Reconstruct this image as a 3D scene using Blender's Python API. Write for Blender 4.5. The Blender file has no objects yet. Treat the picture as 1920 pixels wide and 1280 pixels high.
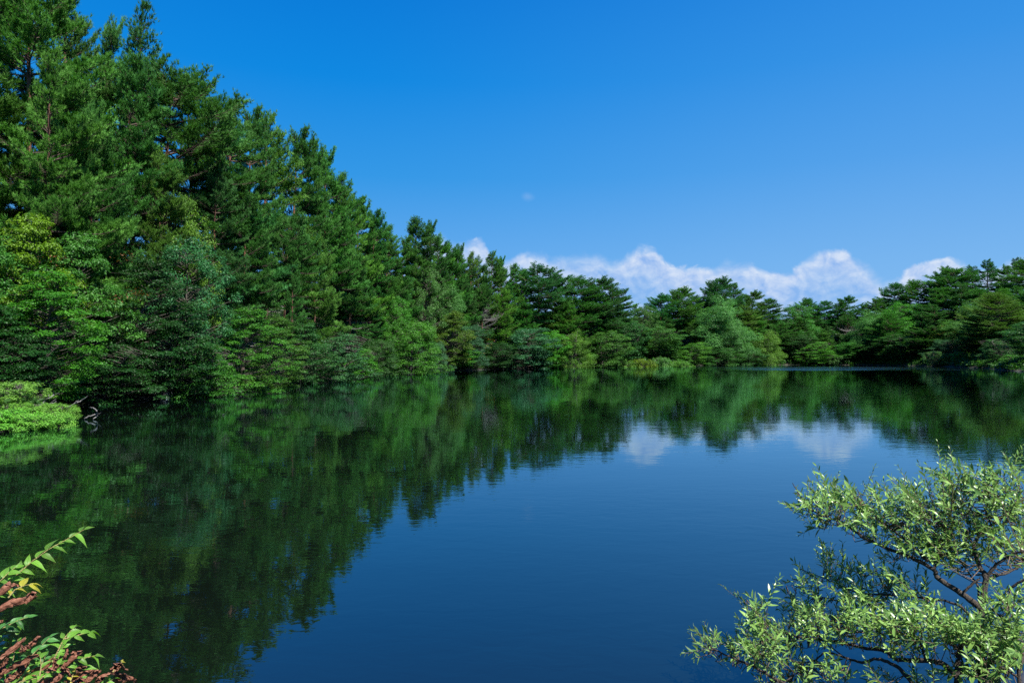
import bpy, math, random
import numpy as np
from mathutils import Vector, Matrix, noise as mnoise

scene = bpy.context.scene
col = scene.collection
R = math.radians

# ------------------------------------------------------------------ camera
CAM_Z, FPX, HOR = 2.4, 1280.0, 665.0      # eye height; focal length and horizon in a 1920 px wide frame
cam_data = bpy.data.cameras.new("camera")
cam_data.sensor_width = 36.0
cam_data.lens = 24.0
cam_data.shift_y = 25.0 / 1920.0
cam_data.clip_start, cam_data.clip_end = 0.05, 6000.0
cam = bpy.data.objects.new("camera", cam_data)
cam.location = (0, 0, CAM_Z)
cam.rotation_euler = (R(90), 0, 0)
col.objects.link(cam)
scene.camera = cam

# ------------------------------------------------------------------ light
SUN_EL, SUN_AZ = 56.0, 138.0              # azimuth clockwise from the view direction (+Y)
sun_data = bpy.data.lights.new("sun", 'SUN')
sun_data.energy = 5.0
sun_data.angle = R(0.53)
sun_data.color = (1.0, 0.965, 0.90)
sun = bpy.data.objects.new("sun", sun_data)
sd_dir = Vector((math.cos(R(SUN_EL)) * math.sin(R(SUN_AZ)), math.cos(R(SUN_EL)) * math.cos(R(SUN_AZ)), math.sin(R(SUN_EL))))
sun.rotation_euler = sd_dir.to_track_quat('Z', 'Y').to_euler()
sun.location = (40, -10, 60)
col.objects.link(sun)

scene.view_settings.view_transform = 'Standard'
scene.view_settings.look = 'None'
scene.view_settings.exposure = 1.15
scene.view_settings.gamma = 1.0
scene.view_settings.use_curve_mapping = False
cy = scene.cycles
cy.max_bounces, cy.diffuse_bounces, cy.glossy_bounces = 6, 3, 3
cy.transmission_bounces, cy.transparent_max_bounces = 4, 4
cy.caustics_reflective = cy.caustics_refractive = False
cy.sample_clamp_indirect = 4.0
cy.use_denoising = False

# ------------------------------------------------------------------ node helpers
class NT:
    def __init__(self, tree):
        self.t = tree
        tree.nodes.clear()
    def n(self, typ, **kw):
        nd = self.t.nodes.new(typ)
        for k, v in kw.items():
            setattr(nd, k, v)
        return nd
    def link(self, a, b):
        self.t.links.new(a, b)
    def put(self, sock, v):
        if isinstance(v, bpy.types.NodeSocket):
            self.link(v, sock)
        elif v is not None:
            sock.default_value = v
    def math(self, op, a, b=None, c=None, clamp=False):
        nd = self.n('ShaderNodeMath', operation=op, use_clamp=clamp)
        self.put(nd.inputs[0], a)
        self.put(nd.inputs[1], b)
        if c is not None:
            self.put(nd.inputs[2], c)
        return nd.outputs[0]
    def mix(self, f, a, b, blend='MIX'):
        nd = self.n('ShaderNodeMix', data_type='RGBA', blend_type=blend)
        self.put(nd.inputs[0], f)
        self.put(nd.inputs[6], a)
        self.put(nd.inputs[7], b)
        return nd.outputs[2]
    def smooth(self, v, lo, hi, a=0.0, b=1.0):
        nd = self.n('ShaderNodeMapRange', interpolation_type='SMOOTHSTEP')
        self.put(nd.inputs[0], v)
        for i, x in zip((1, 2, 3, 4), (lo, hi, a, b)):
            self.put(nd.inputs[i], x)
        return nd.outputs[0]
    def ramp(self, v, stops, mode='LINEAR'):
        nd = self.n('ShaderNodeValToRGB')
        cr = nd.color_ramp
        cr.interpolation = mode
        while len(cr.elements) < len(stops):
            cr.elements.new(0.5)
        for e, (p, c) in zip(cr.elements, stops):
            e.position = p
            e.color = (c, c, c, 1) if isinstance(c, (int, float)) else (*c, 1)
        self.put(nd.inputs[0], v)
        return nd.outputs[0]
    def noise(self, vec, scale, detail=3.0, rough=0.5, dist=0.0):
        nd = self.n('ShaderNodeTexNoise')
        if vec is not None:
            self.link(vec, nd.inputs['Vector'])
        nd.inputs['Scale'].default_value = scale
        nd.inputs['Detail'].default_value = detail
        nd.inputs['Roughness'].default_value = rough
        nd.inputs['Distortion'].default_value = dist
        return nd.outputs[0]
    def vec(self, x, y, z):
        nd = self.n('ShaderNodeCombineXYZ')
        for i, v in enumerate((x, y, z)):
            self.put(nd.inputs[i], v)
        return nd.outputs[0]

def lin(r, g, b):
    f = lambda c: (c / 255 / 12.92) if c <= 10.3 else ((c / 255 + 0.055) / 1.055) ** 2.4
    return (f(r), f(g), f(b))

# ------------------------------------------------------------------ sky
world = bpy.data.worlds.new("World")
scene.world = world
world.use_nodes = True
w = NT(world.node_tree)
tc = w.n('ShaderNodeTexCoord')
sep = w.n('ShaderNodeSeparateXYZ')
w.link(tc.outputs['Generated'], sep.inputs[0])
dx, dy, dz = sep.outputs
sky = w.n('ShaderNodeTexSky', sky_type='NISHITA')
sky.sun_disc = False
sky.sun_elevation = R(SUN_EL)
sky.sun_rotation = R(SUN_AZ)
sky.altitude = 800
sky.air_density, sky.dust_density, sky.ozone_density = 1.0, 0.3, 3.0
el = w.math('ARCSINE', w.math('MAXIMUM', dz, 0.0))
eln = w.math('DIVIDE', el, math.pi / 2)
# clear mountain sky: pale at the horizon, deep cyan-blue overhead, deeper away from the sun
left = w.ramp(eln, [(0.0, lin(138, 192, 242)), (0.08, lin(98, 171, 238)), (0.16, lin(48, 152, 231)), (0.24, lin(6, 136, 226)), (0.33, lin(0, 118, 214)), (0.5, lin(0, 98, 200)), (1.0, lin(6, 84, 180))])
right = w.ramp(eln, [(0.0, lin(140, 192, 242)), (0.08, lin(118, 180, 239)), (0.16, lin(84, 162, 235)), (0.24, lin(54, 147, 230)), (0.33, lin(30, 130, 222)), (0.5, lin(10, 108, 206)), (1.0, lin(6, 84, 180))])
side = w.smooth(w.math('ARCTAN2', dx, dy), -0.30, 0.62)
grad = w.mix(side, left, right)
clear = w.mix(0.97, sky.outputs[0], w.mix(1.0, grad, (10, 10, 10, 1), 'MULTIPLY'))
# low cumulus bank along the horizon ahead, by bearing (u) and slope (v)
ysafe = w.math('MAXIMUM', dy, 0.05)
u = w.math('DIVIDE', dx, ysafe)
v = w.math('DIVIDE', dz, ysafe)
prof_px = [(560, 520), (760, 500), (800, 446), (828, 440), (850, 452), (868, 449), (890, 447), (908, 452), (922, 484), (940, 488), (975, 475), (1003, 469), (1050, 481), (1100, 474), (1125, 475),
           (1146, 486), (1175, 472), (1212, 463), (1240, 484), (1290, 501), (1340, 499), (1368, 486), (1404, 488), (1425, 502), (1462, 508), (1500, 490), (1532, 474), (1560, 466), (1600, 481),
           (1622, 490), (1650, 514), (1672, 522), (1700, 506), (1738, 492), (1766, 482), (1800, 489), (1822, 502), (1862, 503), (1888, 492), (1925, 474), (2050, 465)]
U0, U1 = -0.35, 0.9
V0, V1 = 0.08, 0.2
fc = w.n('ShaderNodeFloatCurve')
cm = fc.mapping
pts = [((( x - 960) / FPX - U0) / (U1 - U0), ((HOR - y) / FPX - V0) / (V1 - V0)) for x, y in prof_px]
cv = cm.curves[0]
while len(cv.points) < len(pts):
    cv.points.new(0.5, 0.5)
for p, (a, b) in zip(cv.points, pts):
    p.location = (a, b)
    p.handle_type = 'AUTO_CLAMPED'
cm.update()
w.put(fc.inputs['Value'], w.math('DIVIDE', w.math('SUBTRACT', u, U0), U1 - U0))
prof = w.math('ADD', w.math('MULTIPLY', fc.outputs[0], V1 - V0), V0 + 0.003)
cvec = w.vec(u, w.math('MULTIPLY', v, 1.3), 0.0)
n1 = w.noise(cvec, 26.0, 7.0, 0.58, 0.6)
n2 = w.noise(cvec, 9.0, 5.0, 0.55, 0.3)
top = w.math('ADD', prof, w.math('MULTIPLY', w.math('SUBTRACT', n1, 0.52), 0.034))
depth = w.math('SUBTRACT', top, v)
hard = w.smooth(w.math('ADD', n2, w.math('MULTIPLY', w.math('SUBTRACT', u, 0.3), 0.08)), 0.34, 0.60, 0.032, 0.010)   # some edges crisp, some wispy
dens = w.smooth(w.math('DIVIDE', depth, hard), 0.0, 1.0)
fade = w.smooth(depth, 0.012, 0.085, 1.0, 0.55)
wisp = w.smooth(n2, 0.30, 0.58, 0.86, 1.0)
ahead = w.smooth(dy, 0.1, 0.3)
alpha = w.math('MULTIPLY', w.math('MULTIPLY', w.math('MULTIPLY', dens, fade), wisp), ahead)
puff = w.math('SUBTRACT', w.noise(cvec, 34.0, 6.0, 0.6, 0.4), w.noise(w.vec(w.math('ADD', u, 0.006), w.math('ADD', w.math('MULTIPLY', v, 1.3), 0.009), 0.0), 34.0, 6.0, 0.6, 0.4))
lit = w.math('ADD', w.smooth(depth, 0.0, 0.06, 0.72, 0.26), w.math('MULTIPLY', puff, 2.2), clamp=True)
ccol = w.mix(lit, (*[10 * c for c in lin(142, 182, 238)], 1), (*[10 * c for c in lin(212, 226, 247)], 1))
# one faint scrap of cloud high above the bank
du, dv = w.math('MULTIPLY', w.math('SUBTRACT', u, 0.0219), 0.75), w.math('SUBTRACT', v, 0.232)
scrap = w.smooth(w.math('ADD', w.math('SQRT', w.math('ADD', w.math('MULTIPLY', du, du), w.math('MULTIPLY', dv, dv))), w.math('MULTIPLY', w.math('SUBTRACT', n1, 0.5), 0.012)), 0.0, 0.010, 0.17, 0.0)
alpha = w.math('MAXIMUM', alpha, w.math('MULTIPLY', scrap, ahead))
skycol = w.mix(alpha, clear, ccol)
bg = w.n('ShaderNodeBackground')
w.link(skycol, bg.inputs['Color'])
bg.inputs['Strength'].default_value = 0.0454
wo = w.n('ShaderNodeOutputWorld')
w.link(bg.outputs[0], wo.inputs['Surface'])

# ------------------------------------------------------------------ mesh helpers
rng = np.random.default_rng(7)

def mesh_np(name, verts, faces, mats, mat_idx=None, tint=None, smooth=False, uv=None):
    """verts (N,3); faces: list of int arrays (M,k), any k per array."""
    me = bpy.data.meshes.new(name)
    verts = np.asarray(verts, np.float32)
    faces = [np.asarray(f, np.int32) for f in faces if len(f)]
    nl = sum(f.size for f in faces)
    npoly = sum(len(f) for f in faces)
    me.vertices.add(len(verts))
    me.vertices.foreach_set("co", verts.ravel())
    me.loops.add(nl)
    me.polygons.add(npoly)
    me.loops.foreach_set("vertex_index", np.concatenate([f.ravel() for f in faces]))
    tot = np.concatenate([np.full(len(f), f.shape[1], np.int32) for f in faces])
    me.polygons.foreach_set("loop_start", np.concatenate([[0], np.cumsum(tot)[:-1]]).astype(np.int32))
    me.polygons.foreach_set("loop_total", tot)
    for m in mats:
        me.materials.append(m)
    if mat_idx is not None:
        me.polygons.foreach_set("material_index", np.asarray(mat_idx, np.int32))
    me.polygons.foreach_set("use_smooth", np.full(npoly, smooth, bool))
    if tint is not None:
        a = me.attributes.new("tint", 'FLOAT', 'FACE')
        a.data.foreach_set("value", np.asarray(tint, np.float32))
    if uv is not None:
        lay = me.uv_layers.new(name="UVMap")
        lay.data.foreach_set("uv", np.asarray(uv, np.float32).ravel())
    me.update(calc_edges=True)
    return me

def norm(a):
    return a / np.maximum(np.linalg.norm(a, axis=-1, keepdims=True), 1e-9)

class Tubes:
    """collects tapered tubes"""
    def __init__(self):
        self.v, self.f, self.n, self.m = [], [], 0, []
    def add(self, pts, rad, k=5, slot=0):
        pts = np.asarray(pts, float)
        rad = np.asarray(rad, float)
        m = len(pts)
        d = np.empty_like(pts)
        d[1:-1] = pts[2:] - pts[:-2]
        d[0] = pts[1] - pts[0]
        d[-1] = pts[-1] - pts[-2]
        d = norm(d)
        ref = np.where(np.abs(d[:, 2:3]) > 0.9, np.array([[1.0, 0, 0]]), np.array([[0, 0, 1.0]]))
        a = norm(np.cross(d, ref))
        b = np.cross(d, a)
        th = np.arange(k) * 2 * math.pi / k
        ring = pts[:, None, :] + rad[:, None, None] * (np.cos(th)[None, :, None] * a[:, None, :] + np.sin(th)[None, :, None] * b[:, None, :])
        self.v.append(ring.reshape(-1, 3))
        i = np.arange(m - 1)[:, None] * k
        j = np.arange(k)[None, :]
        jn = (j + 1) % k
        q = np.stack([i + j, i + jn, i + k + jn, i + k + j], -1).reshape(-1, 4) + self.n
        self.f.append(q)
        self.m.append(np.full(len(q), slot))
        self.n += m * k
    def mesh(self, name, mat):
        mats = mat if isinstance(mat, list) else [mat]
        return mesh_np(name, np.concatenate(self.v), [np.concatenate(self.f)], mats, mat_idx=np.concatenate(self.m), smooth=True)

def obj(name, me, parent=None, loc=None):
    o = bpy.data.objects.new(name, me)
    col.objects.link(o)
    if parent is not None:
        o.parent = parent
    if loc is not None:
        o.location = loc
    return o

def tag(o, label=None, cat=None, group=None, kind=None):
    for k, x in (('label', label), ('category', cat), ('group', group), ('kind', kind)):
        if x:
            o[k] = x
    return o

def at(px, py, Y):
    """world point seen at (px, py) of the 1920 x 1280 frame, Y metres ahead"""
    return np.array([(px - 960) / FPX * Y, Y, CAM_Z - (py - HOR) / FPX * Y])

# ------------------------------------------------------------------ materials
def new_mat(name):
    m = bpy.data.materials.new(name)
    m.use_nodes = True
    return m, NT(m.node_tree)

def leaf_mat(name, rough=0.5, spec=0.35, transl=0.35, back=None, use_obj=True, base=(0.06, 0.12, 0.03), var=0.35, warm=0.0):
    m, t = new_mat(name)
    oi = t.n('ShaderNodeObjectInfo')
    at_ = t.n('ShaderNodeAttribute', attribute_name='tint')
    c0 = oi.outputs['Color'] if use_obj else (*base, 1)
    k = t.math('ADD', t.math('MULTIPLY', at_.outputs['Fac'], 2 * var), 1 - var)
    c = t.mix(1.0, c0, t.vec(k, k, k), 'MULTIPLY')
    hsv = t.n('ShaderNodeHueSaturation')
    t.put(hsv.inputs['Hue'], t.math('ADD', 0.5 + 0.006, t.math('MULTIPLY', at_.outputs['Fac'], -0.022 - warm)))
    t.link(c, hsv.inputs['Color'])
    c = hsv.outputs[0]
    if back is not None:
        geo = t.n('ShaderNodeNewGeometry')
        c = t.mix(t.math('MULTIPLY', geo.outputs['Backfacing'], 0.75), c, (*back, 1))
    p = t.n('ShaderNodeBsdfPrincipled')
    t.link(c, p.inputs['Base Color'])
    p.inputs['Roughness'].default_value = rough
    p.inputs['Specular IOR Level'].default_value = spec
    tr = t.n('ShaderNodeBsdfTranslucent')
    t.link(t.mix(1.0, c, (1.25, 1.35, 0.6, 1), 'MULTIPLY'), tr.inputs['Color'])
    mx = t.n('ShaderNodeMixShader')
    mx.inputs[0].default_value = transl
    t.link(p.outputs[0], mx.inputs[1])
    t.link(tr.outputs[0], mx.inputs[2])
    o = t.n('ShaderNodeOutputMaterial')
    t.link(mx.outputs[0], o.inputs['Surface'])
    return m

def bark_mat(name, stops, zmax, scale=9.0):
    m, t = new_mat(name)
    tcn = t.n('ShaderNodeTexCoord')
    s = t.n('ShaderNodeSeparateXYZ')
    t.link(tcn.outputs['Object'], s.inputs[0])
    nz = t.noise(tcn.outputs['Object'], scale, 5, 0.65)
    zz = t.math('ADD', t.math('DIVIDE', s.outputs[2], zmax), t.math('MULTIPLY', t.math('SUBTRACT', nz, 0.5), 0.25))
    c = t.ramp(zz, stops)
    mp = t.n('ShaderNodeMapping')
    mp.inputs['Scale'].default_value = (1, 1, 0.35)
    t.link(tcn.outputs['Object'], mp.inputs['Vector'])
    vo = t.n('ShaderNodeTexVoronoi', feature='DISTANCE_TO_EDGE')
    t.link(mp.outputs[0], vo.inputs['Vector'])
    vo.inputs['Scale'].default_value = scale * 1.6
    crack = t.smooth(vo.outputs[0], 0.0, 0.12, 0.45, 1.0)
    c = t.mix(1.0, c, t.vec(crack, crack, crack), 'MULTIPLY')
    p = t.n('ShaderNodeBsdfPrincipled')
    t.link(c, p.inputs['Base Color'])
    p.inputs['Roughness'].default_value = 0.9
    b = t.n('ShaderNodeBump')
    b.inputs['Strength'].default_value = 0.5
    b.inputs['Distance'].default_value = 0.03
    t.link(t.math('MULTIPLY', crack, nz), b.inputs['Height'])
    t.link(b.outputs[0], p.inputs['Normal'])
    o = t.n('ShaderNodeOutputMaterial')
    t.link(p.outputs[0], o.inputs['Surface'])
    return m

M_needle = leaf_mat("pine_needles", rough=0.55, spec=0.12, transl=0.22, var=0.32)
M_leaf = leaf_mat("broad_leaves", rough=0.45, spec=0.22, transl=0.36, var=0.38)
M_pbark = bark_mat("red_pine_bark", [(0.0, (0.075, 0.055, 0.045)), (0.3, (0.10, 0.052, 0.036)), (0.55, (0.18, 0.072, 0.042)), (1.0, (0.11, 0.055, 0.037))], 16.0)
M_bough = bark_mat("pine_bough_bark", [(0.0, (0.06, 0.045, 0.038)), (1.0, (0.085, 0.052, 0.04))], 16.0)
M_bark = bark_mat("grey_bark", [(0.0, (0.06, 0.05, 0.042)), (0.5, (0.10, 0.085, 0.07)), (1.0, (0.085, 0.075, 0.055))], 9.0)
M_dead = bark_mat("dead_grey_wood", [(0.0, (0.18, 0.172, 0.165)), (1.0, (0.25, 0.235, 0.225))], 10.0)
# ------------------------------------------------------------------ shoreline and terrain
def shore_pt(px, py):
    Y = CAM_Z * FPX / (py - HOR)
    return ((px - 960) / FPX * Y, Y)

LAKE = [(-9.0, 3.2), (-15.0, 9.0)] + [shore_pt(*p) for p in [
    (-330, 850), (-60, 815), (70, 803), (120, 797), (60, 772), (150, 757), (320, 742), (500, 722), (600, 711), (700, 703), (770, 699), (840, 695.5), (960, 691), (1060, 689),
    (1150, 687.6), (1290, 687), (1312, 685.2), (1400, 684.3), (1500, 684), (1620, 684.3), (1700, 685.6), (1780, 688), (1850, 690.5), (1875, 694), (1920, 696.5), (2060, 703)]] + [
    (66, 58), (46, 30), (22, 12), (10, 5.8), (4.2, 4.55), (2.9, 4.45), (2.0, 4.0), (0, 3.6), (-4, 3.4)]
LA = np.array(LAKE)

def shore_dist(P):
    """signed distance to the lake: positive on land"""
    P = np.atleast_2d(P)
    best = np.full(len(P), 1e9)
    inside = np.zeros(len(P), bool)
    for i in range(len(LA)):
        a, b = LA[i], LA[(i + 1) % len(LA)]
        e = b - a
        t = np.clip(((P - a) @ e) / (e @ e), 0, 1)
        d = np.hypot(*(P - (a + t[:, None] * e)).T)
        best = np.minimum(best, d)
        c = ((a[1] > P[:, 1]) != (b[1] > P[:, 1]))
        with np.errstate(divide='ignore', invalid='ignore'):
            xi = (b[0] - a[0]) * (P[:, 1] - a[1]) / (b[1] - a[1] if b[1] != a[1] else 1e-9) + a[0]
        inside ^= c & (P[:, 0] < xi)
    return np.where(inside, -best, best)

def wobble(x, y):
    return (np.sin(x * 0.9 + 1.3 * np.sin(y * 0.37)) + np.sin(y * 1.1 + 0.7 * x) + 0.6 * np.sin(2.3 * x - 1.7 * y)) / 2.6

def ground_z(P):
    P = np.atleast_2d(P)
    d = shore_dist(P)
    x, y = P[:, 0], P[:, 1]
    s = np.where(x < 5, 0.45, 0.30)
    s = np.where((x > 60) & (y < 150), 0.3, s)
    near = np.clip((14 - y) / 6, 0, 1)                     # the viewer's own bank
    spit = np.clip(1 - np.hypot(x + 17, y - 22) / 9, 0, 1)  # low tongue of land beside the near bank
    dd = np.maximum(d, 0)
    h = 0.35 * (1 - np.exp(-dd / 0.5)) + s * np.maximum(dd - 1.0, 0) * (1 - 0.85 * spit)
    lim = np.where(x < 0, 14.0, 13.0)
    h = np.where(h > lim, lim + (h - lim) * 0.12, h)
    h = np.minimum(h, lim + 5)
    hn = 0.8 * (1 - np.exp(-dd / 1.2)) + 0.02 * dd
    h = h * (1 - near) + hn * near
    h = h + 0.10 * wobble(x, y) * np.clip(dd / 1.0, 0, 1) * np.clip(1 - near, 0.3, 1)
    return np.where(d > 0, h, np.maximum(d * 0.5, -2.5) - 0.02)

def axis(a, b, step, far):
    core = np.arange(a, b + step, step)
    out = [2, 5, 10, 20, 40, 80, 160, 320, 640, 1200]
    lo = [a - q for q in out if q < far][::-1]
    hi = [core[-1] + q for q in out if q < far]
    return np.concatenate([lo, core, hi])

gx, gy = axis(-70, 130, 0.9, 2000), axis(-8, 200, 0.9, 2000)
GX, GY = np.meshgrid(gx, gy)
GP = np.stack([GX.ravel(), GY.ravel()], 1)
GZ = ground_z(GP)
nx, ny = len(gx), len(gy)
ii = (np.arange(ny - 1)[:, None] * nx + np.arange(nx - 1)[None, :]).ravel()
quads = np.stack([ii, ii + 1, ii + nx + 1, ii + nx], 1)

m, t = new_mat("forest_floor")
tcn = t.n('ShaderNodeTexCoord')
na = t.noise(tcn.outputs['Object'], 0.8, 6, 0.65)
nb = t.noise(tcn.outputs['Object'], 6.0, 4, 0.6)
c = t.ramp(na, [(0.3, (0.018, 0.014, 0.009)), (0.5, (0.03, 0.024, 0.013)), (0.62, (0.02, 0.035, 0.009)), (0.75, (0.018, 0.042, 0.01))])
c = t.mix(t.smooth(nb, 0.55, 0.7, 0.0, 0.6), c, (0.045, 0.033, 0.02, 1))
p = t.n('ShaderNodeBsdfPrincipled')
t.link(c, p.inputs['Base Color'])
p.inputs['Roughness'].default_value = 0.95
b = t.n('ShaderNodeBump')
b.inputs['Distance'].default_value = 0.08
t.link(nb, b.inputs['Height'])
t.link(b.outputs[0], p.inputs['Normal'])
t.link(p.outputs[0], t.n('ShaderNodeOutputMaterial').inputs['Surface'])
M_floor = m
tag(obj("terrain", mesh_np("terrain", np.stack([GX.ravel(), GY.ravel(), GZ], 1), [quads], [M_floor], smooth=True)), "dark wooded banks and hillside rising round the lake", None, None, "structure")

# ------------------------------------------------------------------ water
m, t = new_mat("lake_water")
tcn = t.n('ShaderNodeTexCoord')
P_ = tcn.outputs['Object']
s = t.n('ShaderNodeSeparateXYZ')
t.link(P_, s.inputs[0])
X_, Y_ = s.outputs[0], s.outputs[1]
def wmap(sx, sy, rot=0.0):
    mp = t.n('ShaderNodeMapping')
    mp.inputs['Scale'].default_value = (sx, sy, 1)
    mp.inputs['Rotation'].default_value = (0, 0, rot)
    t.link(P_, mp.inputs['Vector'])
    return mp.outputs[0]
r1 = t.noise(wmap(0.9, 1.6, 0.2), 3.2, 3, 0.55, 0.4)      # small ripples
r2 = t.noise(wmap(0.5, 1.0, -0.3), 0.9, 2, 0.5)           # slow swell
calm = t.smooth(t.noise(wmap(0.05, 0.16, 0.1), 1.0, 3, 0.55), 0.35, 0.65, 0.35, 1.0)
h = t.math('ADD', t.math('MULTIPLY', t.math('MULTIPLY', r1, calm), 0.0023), t.math('MULTIPLY', r2, 0.0028))
# a breath of wind ruffles the water off the far shore
edge = t.math('MULTIPLY', t.math('SUBTRACT', t.noise(wmap(0.05, 0.05), 1.0, 3, 0.6), 0.5), 26.0)
band = t.math('MULTIPLY', t.smooth(t.math('ADD', Y_, edge), 100, 110), t.smooth(t.math('ADD', Y_, t.math('MULTIPLY', edge, 0.4)), 134, 146, 1.0, 0.0))
span = t.math('MULTIPLY', t.smooth(X_, 26, 46), t.smooth(X_, 68, 92, 1.0, 0.0))
streak = t.smooth(t.noise(wmap(0.035, 0.55), 1.0, 3, 0.6), 0.36, 0.6, 0.15, 1.0)
ruff = t.math('MULTIPLY', t.math('MULTIPLY', band, span), streak)
r3 = t.noise(wmap(0.7, 1.3), 2.2, 3, 0.6)
h = t.math('ADD', h, t.math('MULTIPLY', t.math('MULTIPLY', r3, ruff), 0.11))
bp = t.n('ShaderNodeBump')
bp.inputs['Strength'].default_value = 1.0
bp.inputs['Distance'].default_value = 1.0
t.link(h, bp.inputs['Height'])
fr = t.n('ShaderNodeFresnel')
fr.inputs['IOR'].default_value = 1.8
t.link(bp.outputs[0], fr.inputs['Normal'])
gl = t.n('ShaderNodeBsdfGlossy')
gl.inputs['Color'].default_value = (0.68, 0.90, 1.0, 1)
t.put(gl.inputs['Roughness'], t.math('ADD', 0.012, t.math('MULTIPLY', ruff, 0.12)))
t.link(bp.outputs[0], gl.inputs['Normal'])
df = t.n('ShaderNodeBsdfDiffuse')
df.inputs['Color'].default_value = (0.0026, 0.0050, 0.0032, 1)
mx = t.n('ShaderNodeMixShader')
t.link(t.math('SUBTRACT', t.math('MULTIPLY', fr.outputs[0], 1.27), 0.012, clamp=True), mx.inputs[0])
t.link(df.outputs[0], mx.inputs[1])
t.link(gl.outputs[0], mx.inputs[2])
t.link(mx.outputs[0], t.n('ShaderNodeOutputMaterial').inputs['Surface'])
wv = np.array([[-90, -6, 0], [150, -6, 0], [150, 190, 0], [-90, 190, 0]], float)
tag(obj("lake_water", mesh_np("lake_water", wv, [np.array([[0, 1, 2, 3]])], [m])), "still lake mirroring forest and sky", None, None, "structure")

# ------------------------------------------------------------------ tree builders
def needles_mesh(name, P, D, K, mats, per=8, ln=(0.16, 0.26), wd=0.034, spread=0.75, seed=1, mid=None):
    g = np.random.default_rng(seed)
    n = len(P)
    P = np.repeat(P, per, 0)
    D = np.repeat(D, per, 0)
    d = norm(D + g.normal(0, spread * 0.6, D.shape))
    side = norm(np.cross(d, np.array([0, 0, 1.0]) + g.normal(0, 0.55, d.shape)))
    L = g.uniform(*ln, (len(P), 1))
    W = wd * g.uniform(0.7, 1.3, (len(P), 1))
    base = P - d * 0.02
    v = np.stack([base + side * W * 0.5, base - side * W * 0.5, base + d * L], 1).reshape(-1, 3)
    f = np.arange(len(v)).reshape(-1, 3)
    tint = np.repeat(0.45 * K + 0.3 * g.uniform(0, 1, n), per) + g.uniform(0, 0.25, len(P))
    return mesh_np(name, v, [f], mats, tint=tint)

def rot_about(v, ax, ang):
    c, s_ = math.cos(ang), math.sin(ang)
    return v * c + np.cross(ax, v) * s_ + ax * (ax @ v) * (1 - c)

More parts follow.
